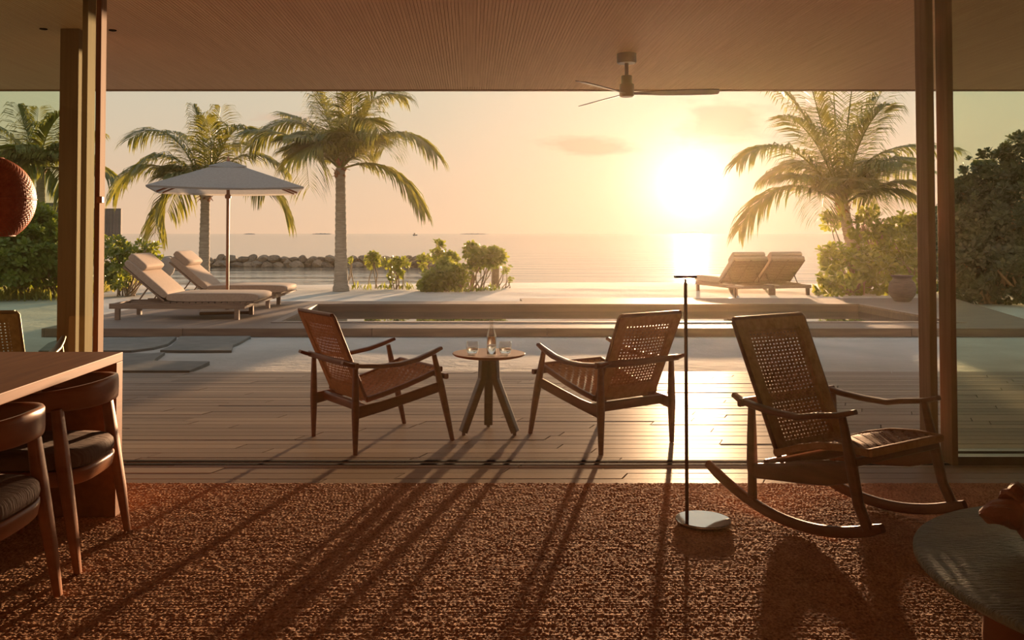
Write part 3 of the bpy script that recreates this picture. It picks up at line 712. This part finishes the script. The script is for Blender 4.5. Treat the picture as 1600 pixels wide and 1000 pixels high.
ux, uy = -4.018, 14.735
t_ = thing('parasol', (ux, uy, PZ), 'square grey-beige parasol on a slim reddish pole between the sun loungers', 'parasol', rz=R(14))
ez = 2.13-PZ; az_ = 2.60-PZ; hw = 1.17
MB().tube([(0, 0, .03), (0, 0, az_-.02)], .026, 14).build('pole', MT['redpole'], t_)
MB().lathe([(.035, .05), (.035, .11), (.028, .12)], n=16).box(-.42, .42, -.42, .42, 0, .05).build('base', MT['metal'], t_, bevel=.008)
def canopy(hw0, z0, hw1, z1, val, th=.012):
    g = MB(); cs = [(-1, -1), (1, -1), (1, 1), (-1, 1)]; K = 8; J = 5
    for s in range(4):
        a, b_ = cs[s], cs[(s+1) % 4]; vs = []
        for j in range(J+1):
            f_ = j/J; h = hw1+(hw0-hw1)*f_; z = z1+(z0-z1)*f_-.0
            for k in range(K+1):
                u = k/K; x = (a[0]+(b_[0]-a[0])*u)*h; y_ = (a[1]+(b_[1]-a[1])*u)*h
                sg = -.05*math.sin(math.pi*u)*f_; inn = 1-.03*math.sin(math.pi*u)*f_
                vs.append((x*inn, y_*inn, z+sg*.6))
        fs = [(j*(K+1)+k, j*(K+1)+k+1, (j+1)*(K+1)+k+1, (j+1)*(K+1)+k) for j in range(J) for k in range(K)]
        if val:
            o_ = len(vs); last = vs[-(K+1):]; vs = vs+[(x*.995, y_*.995, z-val) for x, y_, z in last]
            fs += [(o_-(K+1)+k, o_-(K+1)+k+1, o_+k+1, o_+k) for k in range(K)]
        g.raw(vs, fs, False)
    return g
o = canopy(hw, ez, .16, az_-.07, .03).build('canopy', MT['canopy'], t_)
o = canopy(.30, az_-.095, .015, az_, 0).build('vent_cap', MT['canopy'], t_)
MB().lathe([(.02, az_-.01), (.03, az_+.02), (.012, az_+.07), (.0, az_+.10)], n=14).build('finial', MT['redpole'], t_)
for a in range(8):
    an = R(45*a); d = Vector((math.cos(an), math.sin(an), 0)); k = hw/max(abs(d.x), abs(d.y)); e_ = d*k
    MB().sweep([Vector((0, 0, az_-.08)), Vector((e_.x*.96, e_.y*.96, ez-.012-(.03 if a % 2 == 0 else 0)))], (.022, .03)).build('rib', MT['redpole'], t_)
MB().lathe([(.045, az_-.62), (.05, az_-.60), (.05, az_-.57), (.04, az_-.55)], n=16).build('runner_hub', MT['redpole'], t_)

# small pedestal table and standing disc
p = onz(1149, 466, 0)
t_ = thing('pedestal_table', (p.x, p.y, -.01), 'little pedestal table with a flat foot on the sand by the far loungers', 'table')
MB().lathe([(.13, 0), (.13, .012), (.02, .02)], n=24).build('base', MT['metal'], t_); MB().tube([(0, 0, .015), (0, 0, .24)], .02, 10).build('pedestal', MT['metal'], t_)
MB().lathe([(.16, .236), (.18, .24), (.18, .262)], n=28).build('tabletop', MT['ashwood'], t_)
p = at(261, 417, 18.2)
t_ = thing('standing_disc', (p.x, p.y, -.02), 'pale oval disc on a post, just right of the front lounger headrest', 'garden ornament', rz=R(62))
g = MB(); g.lathe([(0, -.02), (.18, -.018), (.215, 0), (.18, .018), (0, .02)], n=32, close=False); Mx = Matrix.Translation((0, 0, p.z+.02)) @ Matrix.Rotation(R(90), 4, 'X'); g.v = [tuple(Mx @ Vector(q)) for q in g.v]; g.build('disc', MT['canopy'], t_)
MB().tube([(0, 0, -.06), (0, 0, p.z-.17)], .018, 8).build('post', MT['metal'], t_)

# clay pot
p = onz(1408, 471, PZ)
t_ = thing('clay_pot', (p.x, p.y-.05, PZ), 'dark clay urn with a wide rim in front of the right shrub', 'pot')
MB().lathe([(.12, 0), (.15, .02), (.225, .13), (.25, .24), (.225, .35), (.17, .425), (.165, .455), (.20, .492), (.20, .502), (.18, .502), (.15, .455), (.15, .42), (.20, .34), (.22, .24), (.12, .06), (0, .05)], n=40).build('urn_body', MT['clay'], t_)
g = MB()
for z, rr in ((.345, .228), (.375, .212)): g.tube([(rr*math.cos(2*math.pi*k/36), rr*math.sin(2*math.pi*k/36), z) for k in range(37)], .006, 6)
g.build('raised_band', MT['clay'], t_)

# ================================================================== BREAKWATER
bw = thing('breakwater', (0, 0, 0), 'low wall of stacked boulders standing in the sea beyond the palms', 'rock wall')
rock_me = []
for k in range(6):
    import bmesh
    bm_ = bmesh.new(); bmesh.ops.create_icosphere(bm_, subdivisions=2, radius=1.0); rr = random.Random(k+20)
    pl = [(Vector((rr.gauss(0, 1), rr.gauss(0, 1), rr.gauss(0, 1))).normalized(), rr.uniform(.55, .85)) for _ in range(9)]
    for v in bm_.verts:
        for n2, d_ in pl:
            e_ = v.co.dot(n2)-d_
            if e_ > 0: v.co -= n2*e_
    me_ = bpy.data.meshes.new('boulder'); bm_.to_mesh(me_); bm_.free(); me_.materials.append(MT['rock']); rock_me.append(me_)
rr = random.Random(5); x = -18.6
while x < -.7:
    wv = rr.uniform(.30, .50)
    for j, (zz, dy_) in enumerate(((-.42, 0), (-.10, .25))):
        if x > -2.2 and j == 1: continue
        o = bpy.data.objects.new('boulder', rr.choice(rock_me)); COL.objects.link(o); o.parent = bw
        s_ = 1.0 if j == 0 else .9
        o.location = (x+rr.uniform(-.1, .1)+(.2 if j else 0), 50.9+dy_+rr.uniform(-.15, .15), zz+rr.uniform(-.04, .04)); o.scale = (wv*1.05, .5, rr.uniform(.27, .36)*s_); o.rotation_euler = (rr.uniform(-.3, .3), rr.uniform(-.3, .3), rr.uniform(0, 6.3))
        o.scale = (max(.34, wv), max(.34, wv), o.scale[2])
    x += wv*1.45
g = MB(); g.box(-18.7, -1.0, 51.3, 52.0, -.8, -.05); g.build('rubble_core', MT['rock'], bw)

# ================================================================== PALMS
def frond_mb(P0, P1, P2, leaf, nl=46, seed=0, droop=.5, wmax=.040):
    rr = random.Random(seed); g = MB(); K = 14
    pt_ = lambda t: P0*(1-t)**2+P1*2*t*(1-t)+P2*t*t
    tg_ = lambda t: ((P1-P0)*(1-t)+(P2-P1)*t).normalized()
    g.tube([pt_(k/K) for k in range(K+1)], [.026*(1-k/K)+.004 for k in range(K+1)], 5)
    for i in range(nl):
        t = .14+.86*i/(nl-1); p = pt_(t); d = tg_(t)
        sd = d.cross(Vector((0, 0, 1)))
        if sd.length < .15: sd = d.cross(Vector((.3, 1, 0)))
        sd.normalize(); Lf = leaf*(math.sin(math.pi*min(1, (t-.06)*.92+.07))**.55)*rr.uniform(.85, 1.1)*(1 if t < .97 else .7)
        for s in (-1, 1):
            a = sd*s*.80+d*(.42+.5*t)+Vector((rr.uniform(-.1, .1), rr.uniform(-.1, .1), rr.uniform(-.08, .15)))
            a.normalize(); dn = Vector((0, 0, -1))
            q1 = p+a*(Lf*.45)+dn*(Lf*.10*droop); q2 = p+a*(Lf*.80)+dn*(Lf*.42*droop); q3 = p+a*(Lf*.95)+dn*(Lf*.85*droop)
            wn = a.cross(Vector((0, 0, 1))).normalized()*wmax*.5; tw = Vector((0, 0, wmax*.25*s))
            vs = [p-wn*.5, p+wn*.5, q1-wn+tw, q1+wn-tw, q2-wn*.8, q2+wn*.8, q3]
            g.raw(vs, [(0, 1, 3, 2), (2, 3, 5, 4), (4, 5, 6)])
    return g
def palm(label, base, crown_px, Y, r0, r1, fr, leaf, seed, nl=46, lean=0, wmax=.040, nfill=9):
    c = at(crown_px[0], crown_px[1], Y); t_ = thing('coconut_palm', (base[0], base[1], base[2]), label, 'palm tree', 'palms')
    B = Vector(base); C_ = c-B; K = 60; P = []; Rd = []
    for k in range(K+1):
        f_ = k/K; P.append(Vector((C_.x*f_+lean*math.sin(math.pi*f_), C_.y*f_, C_.z*f_-.02)))
        Rd.append((r0+(r1-r0)*min(1, f_*1.25)+.35*r0*math.exp(-f_*14))*(1+.055*((k % 3)-1)))
    MB().tube(P, Rd, 14).build('trunk', MT['bark'], t_)
    g = MB(); rr = random.Random(seed)
    for k in range(22):
        a = rr.uniform(0, 6.28); z = rr.uniform(-.35, .1); d = Vector((math.cos(a), math.sin(a), 0)); p = C_+Vector((0, 0, z))
        g.sweep([p+d*r1*.6, p+d*r1*1.25+Vector((0, 0, .12)), p+d*r1*rr.uniform(1.4, 2.4)+Vector((0, 0, rr.uniform(.0, .30)))], [(.09, .03), (.07, .025), (.02, .012)], n=6)
    g.build('crown_fibre', MT['fibre'], t_)
    for i, (c1, tp, dy, *ex) in enumerate(fr):
        s0 = C_+Vector((0, 0, -.05)); p1 = at(c1[0], c1[1], Y+dy*.5)-B; p2 = at(tp[0], tp[1], Y+dy)-B
        # the control point is pushed so that the curve passes through the measured middle
        p1 = p1*2-(s0+p2)*.5 if True else p1
        d = (p2-s0).length
        frond_mb(s0, p1, p2, leaf*(ex[0] if ex else 1), nl, seed*50+i, wmax=wmax, droop=(ex[1] if len(ex) > 1 else .58)).build('frond', MT['frond'], t_)
    ML = sum((at(tp[0], tp[1], Y)-c).length for c1, tp, *_ in fr)/len(fr)
    for i in range(nfill):
        a = 2.399*i+seed; e_ = R(rr.uniform(35, 82)); LL = ML*rr.uniform(.62, .9); dh = Vector((math.cos(a), math.sin(a), 0)); s0 = C_+Vector((0, 0, -.05))
        p1 = s0+(dh*math.cos(e_)+Vector((0, 0, math.sin(e_))))*LL*.62; p2 = s0+dh*math.cos(e_*.6)*LL*.95+Vector((0, 0, math.sin(e_*.75)*LL*.62))
        frond_mb(s0, p1, p2, leaf*.9, nl, seed*90+i, wmax=wmax, droop=.5).build('frond', MT['frond'], t_)
    return t_
fB = [((612, 207), (681, 240), -.8), ((606, 262), (662, 326), -.4), ((575, 165), (630, 150), .7), ((515, 195), (478, 100), .3), ((530, 180), (515, 60), -.3),
      ((545, 190), (565, 60), .5), ((560, 205), (610, 95), -.6), ((468, 190), (392, 228), .6), ((460, 215), (388, 205), -.2), ((487, 222), (483, 292), -1.3),
      ((498, 205), (440, 175), 1.3), ((575, 215), (600, 232), 1.4), ((505, 225), (452, 250), -1.2), ((560, 190), (592, 205), -1.4), ((520, 205), (500, 150), 1.2), ((548, 205), (548, 140), -1.3)]
palm('tallest middle coconut palm with a straight ringed grey trunk', onz(533, 454, 0), (532, 262), 22.2, .165, .125, fB, 1.0, 3, 58)
fA = [((268, 213), (203, 217), .6), ((238, 258), (180, 300), -.3), ((268, 245), (212, 262), -.9), ((268, 300), (243, 362), -.6), ((318, 225), (303, 165), .2, .7), ((334, 225), (345, 168), .9),
      ((352, 222), (384, 200), -.4), ((378, 243), (444, 262), .3), ((405, 280), (452, 342), .4), ((298, 238), (270, 205), 1.2), ((330, 240), (322, 185), -1.2), ((372, 270), (415, 300), -1.1),
      ((292, 282), (262, 330), 1.2), ((345, 240), (375, 225), 1.3)]
b_ = Vector(onz(318, 448, 0)); 
palm('coconut palm with drooping fronds directly behind the parasol', (b_.x, 23.5, -.05), (321, 302), 23.9, .155, .12, fA, 1.05, 4, 56)
fC = [((1232, 232), (1153, 252), -.6), ((1225, 292), (1155, 358), -.3), ((1262, 262), (1195, 275), 1.0), ((1262, 190), (1195, 120), .4), ((1285, 200), (1255, 90), -.5), ((1305, 190), (1300, 50), .4),
      ((1325, 190), (1345, 50), -.4), ((1350, 200), (1400, 110), .5), ((1375, 240), (1495, 232), -.4), ((1378, 268), (1452, 268), 1.1), ((1385, 295), (1445, 322), -.8), ((1345, 220), (1385, 165), -1.2),
      ((1275, 225), (1225, 180), -1.2), ((1295, 290), (1284, 335), -1.0, .8), ((1345, 285), (1375, 325), .8), ((1300, 230), (1275, 170), 1.2), ((1335, 225), (1350, 160), 1.3)]
palm('backlit coconut palm right of the setting sun, rising from the shrubs', (onz(1326, 452, 0).x, 21.6, -.05), (1316, 318), 21.6, .17, .135, fC, 1.05, 5, 60)
fD = [((45, 215), (28, 165), .3), ((72, 215), (96, 178), -.4), ((30, 228), (-12, 190), .4), ((22, 245), (-45, 262), -.4), ((38, 262), (0, 292), .6), ((100, 225), (150, 205), .5), ((118, 245), (182, 278), -.3),
      ((92, 265), (112, 300), -.9), ((58, 220), (60, 170), 1.0), ((95, 240), (135, 240), 1.2), ((48, 250), (25, 275), -1.2), ((35, 240), (-10, 225), 1.5)]
palm('distant coconut palm seen through the left pane above the hedge', (at(64, 440, 33).x, 33, -.55), (64, 262), 33, .20, .16, fD, 1.35, 6, 46, wmax=.075)

# ================================================================== SHRUBS
def rosette_mesh(name, mat, n=11, Lf=.22, w=.085, seed=0):
    rr = random.Random(seed); g = MB()
    for k in range(n):
        a = 2.4*k; el_ = R(8+72*(k/n)); Ll = Lf*rr.uniform(.8, 1.1)*(1-.25*k/n)
        d = Vector((math.cos(a)*math.cos(el_), math.sin(a)*math.cos(el_), math.sin(el_))); sd = Vector((-math.sin(a), math.cos(a), 0)); up = sd.cross(d)
        if up.z < 0: up = -up
        ww = w*rr.uniform(.8, 1.1)
        vs = [d*.01, d*Ll*.5+sd*ww*.33+up*.008, d*Ll*.8+sd*ww*.5, d*Ll*1.0-up*Ll*.05, d*Ll*.8-sd*ww*.5, d*Ll*.5-sd*ww*.33+up*.008, d*Ll*.75-up*.004+up*.0]
        g.raw(vs, [(0, 1, 6), (1, 2, 6), (2, 3, 6), (3, 4, 6), (4, 5, 6), (5, 0, 6)])
    return g, g.mesh(name, mat)
ros, ROS_ME = rosette_mesh('leaf_rosette', MT['leaf'], seed=1); ros2, ROS2_ME = rosette_mesh('leaf_rosette', MT['leaf'], 9, .20, .08, 2)
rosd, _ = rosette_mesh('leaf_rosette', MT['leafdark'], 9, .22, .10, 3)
def orient(d, rr):
    return d.normalized().to_track_quat('Z', 'Y').to_matrix().to_4x4() @ Matrix.Rotation(rr.uniform(0, 6.28), 4, 'Z')
def blob_points(blobs, n, rr, shell=.72):
    out = []; tot = sum(b[3]*b[4]*b[5] for b in blobs) ** 1
    vol = [((b[3]*b[4]*b[5])**(2/3)) for b in blobs]; s = sum(vol)
    for b, v in zip(blobs, vol):
        for _ in range(max(3, int(n*v/s))):
            d = Vector((rr.gauss(0, 1), rr.gauss(0, 1), rr.gauss(0, 1))).normalized(); q = rr.uniform(shell, 1.03)
            p = Vector((b[0]+d.x*b[3]*q, b[1]+d.y*b[4]*q, b[2]+d.z*b[5]*q))
            if p.z > .03: out.append((p, (d+Vector((0, 0, .45)))))
    return out
def stems(g, blobs, base, rr, r=.014):
    for b in blobs:
        for _ in range(3):
            a = base+Vector((rr.uniform(-.2, .2), rr.uniform(-.15, .15), -.04)); e_ = Vector((b[0]+rr.uniform(-.4, .4)*b[3], b[1], b[2]+.2*b[5])); mid = (a+e_)/2+Vector((rr.uniform(-.1, .1), 0, rr.uniform(-.08, .05)))
            g.tube([a, mid, e_], [r*1.3, r, r*.6], 5)
def shrub(name, label, cat, origin, blobs, nros, nin, seed, scale=1.0, dark=False, group=None, parts=True, bases=None, stemr=.014):
    """blobs are ellipsoids (x,y,z,rx,ry,rz) around origin; outer rosettes are parts of their own"""
    rr = random.Random(seed); t_ = thing(name, origin, label, cat, group)
    src = rosd if dark else ros
    g = MB()
    for p, d in blob_points(blobs, nin, rr, .25 if not dark else .5):
        Mx = Matrix.Translation(p) @ orient(d+Vector((rr.uniform(-.6, .6), rr.uniform(-.6, .6), rr.uniform(-.3, .6))), rr) @ Matrix.Scale(scale*rr.uniform(.7, 1.15), 4)
        g.raw([Mx @ Vector(v) for v in src.v], src.f)
    tag(g.build('foliage', MT['leafdark'] if dark else MT['leaf'], t_), kind='stuff')
    if parts:
        for p, d in blob_points(blobs, nros, rr, .88):
            o = bpy.data.objects.new('leaf_rosette', rr.choice((ROS_ME, ROS2_ME))); COL.objects.link(o); o.parent = t_
            q = orient(d+Vector((rr.uniform(-.25, .25), rr.uniform(-.25, .25)-.2, .15)), rr).to_quaternion()
            o.location = p; o.rotation_euler = q.to_euler(); s_ = scale*rr.uniform(.85, 1.2); o.scale = (s_, s_, s_)
    g = MB()
    for bs in (bases or [(0, 0, 0)]): stems(g, blobs if not bases or len(bases) == 1 else [b for b in blobs if abs(b[0]-bs[0]) < 1.0] or blobs[:1], Vector(bs), rr, stemr)
    g.build('stem', MT['stem'], t_); return t_
def B(px, py, Y, rx, ry, rz, o):   # ellipsoid centred on a measured point
    p = at(px, py, Y); return (p.x-o[0], p.y-o[1], p.z-o[2], rx, ry, rz)
# right shrub beside the palm
o0 = Vector((9.9, 21.0, 0))
bl = [B(1330, 420, 20.6, .75, .7, .55, o0), B(1300, 445, 20.3, .40, .4, .25, o0), B(1302, 400, 20.6, .28, .3, .28, o0), B(1345, 355, 20.9, .34, .35, .26, o0), B(1385, 370, 21.0, .60, .6, .50, o0), B(1375, 425, 20.6, .75, .6, .55, o0),
      B(1420, 400, 21.2, .85, .7, .95, o0), B(1460, 400, 21.4, .8, .7, .95, o0), B(1428, 352, 21.6, .55, .5, .32, o0), B(1298, 345, 21.0, .18, .18, .16, o0), B(1355, 330, 21.0, .16, .16, .12, o0)]
shrub('beach_shrub', 'broad leafy beach shrub right of the far loungers, behind the clay urn', 'shrub', o0, bl, 190, 420, 11, 1.0, bases=[(-1.0, -.3, 0), (0, -.2, 0), (.6, -.2, 0)])
# dark hedge behind the right pane
o0 = Vector((12.0, 18.5, 0))
bl = [B(1520, 420, 18.2, .8, .8, .75, o0), B(1580, 430, 17.6, .9, .8, .7, o0), B(1525, 350, 18.6, .8, .8, .75, o0), B(1585, 340, 18.2, .95, .8, .9, o0), B(1550, 275, 18.8, .62, .6, .52, o0), B(1610, 260, 18.5, .65, .6, .75, o0), B(1640, 400, 17.8, .9, .8, 1.2, o0), B(1500, 385, 18.8, .5, .6, .8, o0), B(1512, 300, 18.9, .3, .4, .3, o0)]
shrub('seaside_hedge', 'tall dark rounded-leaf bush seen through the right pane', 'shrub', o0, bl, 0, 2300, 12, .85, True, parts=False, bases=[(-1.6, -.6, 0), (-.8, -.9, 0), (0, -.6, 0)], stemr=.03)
# hedge behind the left pane
o0 = Vector((-9.3, 19.6, 0))
bl = [B(20, 400, 19.0, .8, .8, .75, o0), B(75, 400, 19.4, .55, .7, .72, o0), B(60, 350, 19.8, .52, .6, .42, o0), B(10, 350, 19.4, .6, .6, .55, o0), B(-40, 390, 19.0, .7, .8, .9, o0), B(100, 405, 19.4, .5, .6, .62, o0), B(112, 390, 20.4, .6, .6, .8, o0)]
shrub('seaside_hedge', 'dense green bush seen through the left pane beneath the distant palm', 'shrub', o0, bl, 0, 1500, 13, .9, False, parts=False, bases=[(-.6, 0, 0), (.3, 0, 0)], stemr=.025)
o0 = Vector((-7.8, 20.2, 0))
bl = [B(180, 410, 20.0, .42, .5, .42, o0), B(208, 396, 20.2, .34, .35, .20, o0), B(228, 384, 20.2, .16, .2, .12, o0), B(175, 390, 20.3, .3, .4, .28, o0), B(185, 430, 19.8, .35, .4, .22, o0), B(238, 388, 20.4, .12, .12, .09, o0), B(247, 412, 20.0, .20, .2, .16, o0)]
shrub('beach_shrub', 'bright green beach shrub behind the head of the front lounger', 'shrub', o0, bl, 70, 120, 14, .8, bases=[(0, 0, 0)])
# middle shrubs
def mid(px, py, blist, label, seed, n, nin, sc=.75):
    sc *= 1.2
    o_ = onz(px, py, 0); o_.z = -.02
    return shrub('beach_shrub', label, 'shrub', o_, [B(a, b2, o_.y+dy, rx, .8*rx, rz, o_) for a, b2, dy, rx, rz in blist], n, nin, seed, sc, group='shrubs at the top of the beach')
mid(690, 455, [(688, 438, 0, .42, .30), (672, 443, -.1, .28, .22), (705, 432, .2, .30, .28), (698, 415, .3, .18, .10)], 'dense round light green shrub, fullest in the middle of the beach', 21, 60, 120)
mid(694, 450, [(684, 400, 0, .20, .09), (700, 402, .1, .24, .14), (683, 383, .1, .10, .07), (708, 412, -.1, .16, .08), (660, 408, .2, .16, .08)], 'tall thin shrub with a small leaf tuft on top, behind the dense round one', 22, 34, 24, .7)
mid(742, 454, [(742, 395, 0, .22, .14), (765, 402, 0, .30, .18), (752, 410, .1, .26, .12), (735, 388, .1, .14, .08), (778, 400, .1, .16, .12)], 'spreading shrub with bare stems leaning right over the wooden stump', 23, 60, 50, .75)
mid(722, 455, [(722, 428, 0, .20, .16), (718, 440, 0, .16, .10)], 'small shrub between the dense one and the stump', 24, 18, 14, .65)
mid(617, 451, [(612, 412, 0, .20, .07), (626, 411, .1, .20, .07), (616, 428, 0, .17, .10)], 'young two-tiered shrub right of the middle palm', 25, 22, 14, .65)
mid(582, 449, [(583, 406, 0, .17, .13)], 'young single-stemmed shrub with one leaf tuft beside the middle palm', 26, 12, 10, .65)
mid(548, 446, [(549, 405, 0, .07, .10)], 'thin twiggy sapling touching the right side of the middle palm', 27, 3, 2, .3)
mid(786, 450, [(790, 420, 0, .14, .10), (797, 438, .1, .10, .04)], 'sparse twiggy shrub right of the wooden stump', 28, 8, 4, .35)
# creeping ground plants
rr = random.Random(31)
def tuft_patch(name, label, cat, pts, h, dens, seed, mat='grass', w=.012):
    rr = random.Random(seed); g = MB(); c = Vector((sum(p[0] for p in pts)/len(pts), sum(p[1] for p in pts)/len(pts), 0))
    for (x, y_, r_) in pts:
        for _ in range(dens):
            a = rr.uniform(0, 6.28); q = r_*math.sqrt(rr.random()); p = Vector((x+q*math.cos(a), y_+q*math.sin(a), -.02))-c
            d = Vector((rr.uniform(-.5, .5), rr.uniform(-.5, .5), 1)).normalized(); hh = h*rr.uniform(.5, 1.2); sd = Vector((-d.y, d.x, 0)).normalized() if abs(d.x)+abs(d.y) > .01 else Vector((1, 0, 0))
            sd = (sd+Vector((rr.uniform(-1, 1), 0, 0))).normalized()*w
            g.raw([p-sd, p+sd, p+d*hh*.6+sd*1.1, p+d*hh*.6-sd*1.1, p+d*hh+Vector((d.x, d.y, -.2))*hh*.35], [(0, 1, 2, 3), (3, 2, 4)])
    o = g.build(name, MT[mat], loc=c); return tag(o, label, cat, kind='stuff')
pts = [(onz(px, 466-(px)*.05+rr.uniform(-5, 5), 0).x, onz(px, 462+rr.uniform(-6, 6), 0).y, .35) for px in range(-30, 130, 6)]
tuft_patch('beach_grass', 'yellowish strap-leaved grass along the foot of the left bushes', 'grass', pts, .30, 26, 1, w=.016)
pts = [(onz(px, py+rr.uniform(-2, 2), 0).x, onz(px, py+rr.uniform(-4, 4), 0).y, .35) for px, py in zip(range(130, 232, 5), [460-.25*k for k in range(0, 105, 5)])]
tuft_patch('beach_grass', 'pale yellow grass at the foot of the shrub behind the front lounger', 'grass', pts, .28, 30, 2, w=.012)
sp = [(x, y_) for x, y_ in ((553, 452), (575, 453), (594, 452), (606, 452), (632, 451), (641, 453), (660, 454), (700, 456), (715, 456), (728, 456), (745, 455), (762, 454), (775, 454))]
SL = ['low seedling in the sand nearest the middle palm trunk', 'second low seedling right of the middle palm trunk', 'low seedling at the left foot of the two-tiered young shrub',
      'low seedling directly below the two-tiered young shrub', 'low seedling just right of the two-tiered young shrub', 'low seedling midway between the two-tiered shrub and the dense one',
      'low seedling at the left edge of the dense round shrub', 'leafy seedling in front of the dense round shrub', 'leafy seedling right of the dense round shrub', 'leafy seedling below the small shrub beside the dense one',
      'leafy seedling under the bare stems of the spreading shrub', 'leafy seedling left of the wooden stump', 'leafy seedling at the foot of the wooden stump']
for k, (px, py) in enumerate(sp):
    p = onz(px, py, 0); g = MB(); rr = random.Random(k)
    for j in range(16 if k > 6 else 11):
        a = rr.uniform(0, 6.28); d = Vector((math.cos(a)*.7, math.sin(a)*.7, rr.uniform(.5, 1.3))).normalized(); sd = Vector((-math.sin(a), math.cos(a), 0))*.024; hh = rr.uniform(.12, .27)
        b0 = Vector((rr.uniform(-.12, .12), rr.uniform(-.12, .12), 0))
        g.raw([b0, b0+d*hh*.6+sd, b0+d*hh, b0+d*hh*.6-sd], [(0, 1, 2, 3)])
    tag(g.build('strand_seedling', MT['leaf'], loc=(p.x, p.y, -.02)), SL[k], 'seedling', 'seedlings in the beach sand')
# wooden stump
p = onz(774, 448, 0)
tag(MB().tube([(0, 0, -.1), (0, 0, .2), (.01, 0, .62)], [.115, .108, .10], 16).build('wooden_stump', MT['stem'], loc=(p.x, p.y, -.02)), 'short upright wooden stump at the right end of the beach shrubs', 'stump')

# ================================================================== NEIGHBOURING VILLA
v0 = at(60, 365, 40); v1 = at(168, 365, 40); v2 = at(189, 365, 40)
t_ = thing('overwater_villa', (-18.5, 41, -.5), 'grey flat-roofed neighbouring villa half hidden behind the left doors', 'building')
g = MB(); g.box(-7.5, v1.x+18.5-.6, -.5, .6, 1.75, 3.05); g.build('wall', MT['villa'], t_)
g = MB(); g.box(-8, v1.x+18.5-.8, -1.2, .9, 3.05, 3.28); g.build('roof', MT['villaroof'], t_)
g = MB(); g.box(-8, v1.x+18.5-.4, -1.2, .9, 1.6, 1.76); g.build('platform', MT['villaroof'], t_)
for x in (-7.4, -5, -2.6): MB().box(x-.12, x+.12, -.3, -.06, -.4, 1.6).build('stilt', MT['villaroof'], t_)
x = v1.x+18.5-.55
sm = MB().box(0, .045, -1.05, -1.0, 1.76, 3.02).mesh('screen_slat', MT['screen'])
while x < v2.x+18.5:
    o = bpy.data.objects.new('screen_slat', sm); COL.objects.link(o); o.parent = t_; o.location = (x, random.uniform(-.01, .01), random.uniform(-.02, .02)); x += .062
g = MB(); g.box(v1.x+18.5-.6, v2.x+18.5, -.99, -.9, 1.70, 3.03); g.build('screen_frame', MT['villaroof'], t_)

# far low islands and a boat on the horizon
for px, w_, h_, lb in ((503, 30, 3.2, 'faint low island on the horizon left of the middle palm trunk'), (740, 42, 2.6, 'faint low island on the horizon above the stump'), (390, 18, 2.8, 'faint low islet on the horizon right of the parasol pole')):
    p = at(px, 364.5, 2600); g = MB(); K = 14; top = [(-w_+2*w_*k/K, 0) for k in range(K+1)]
    vs = [];
    for k in range(K+1):
        x = -w_+2*w_*k/K; z = h_*math.sin(math.pi*k/K)**.5*(.8+.2*math.sin(k*2.3)); vs += [(x, -8, -1), (x, 0, z), (x, 8, -1)]
    g.raw(vs, [q for k in range(K) for q in ((k*3, k*3+3, k*3+4, k*3+1), (k*3+1, k*3+4, k*3+5, k*3+2))])
    tag(g.build('distant_island', MT['villaroof'], loc=(p.x, 2600, -.5)), lb, 'island', 'distant islands')
p = at(648, 364, 900)
t_ = thing('distant_boat', (p.x, 900, -.5), 'tiny boat on the horizon between the middle palm and the shrubs', 'boat')
MB().prism([(-2, 0), (-1.6, -.8), (1.6, -.8), (2.6, 0), (1.6, .8), (-1.6, .8)], -.1, .9).build('hull', MT['villaroof'], t_)
MB().box(-.9, .6, -.5, .5, .9, 2.4).build('cabin', MT['villaroof'], t_)
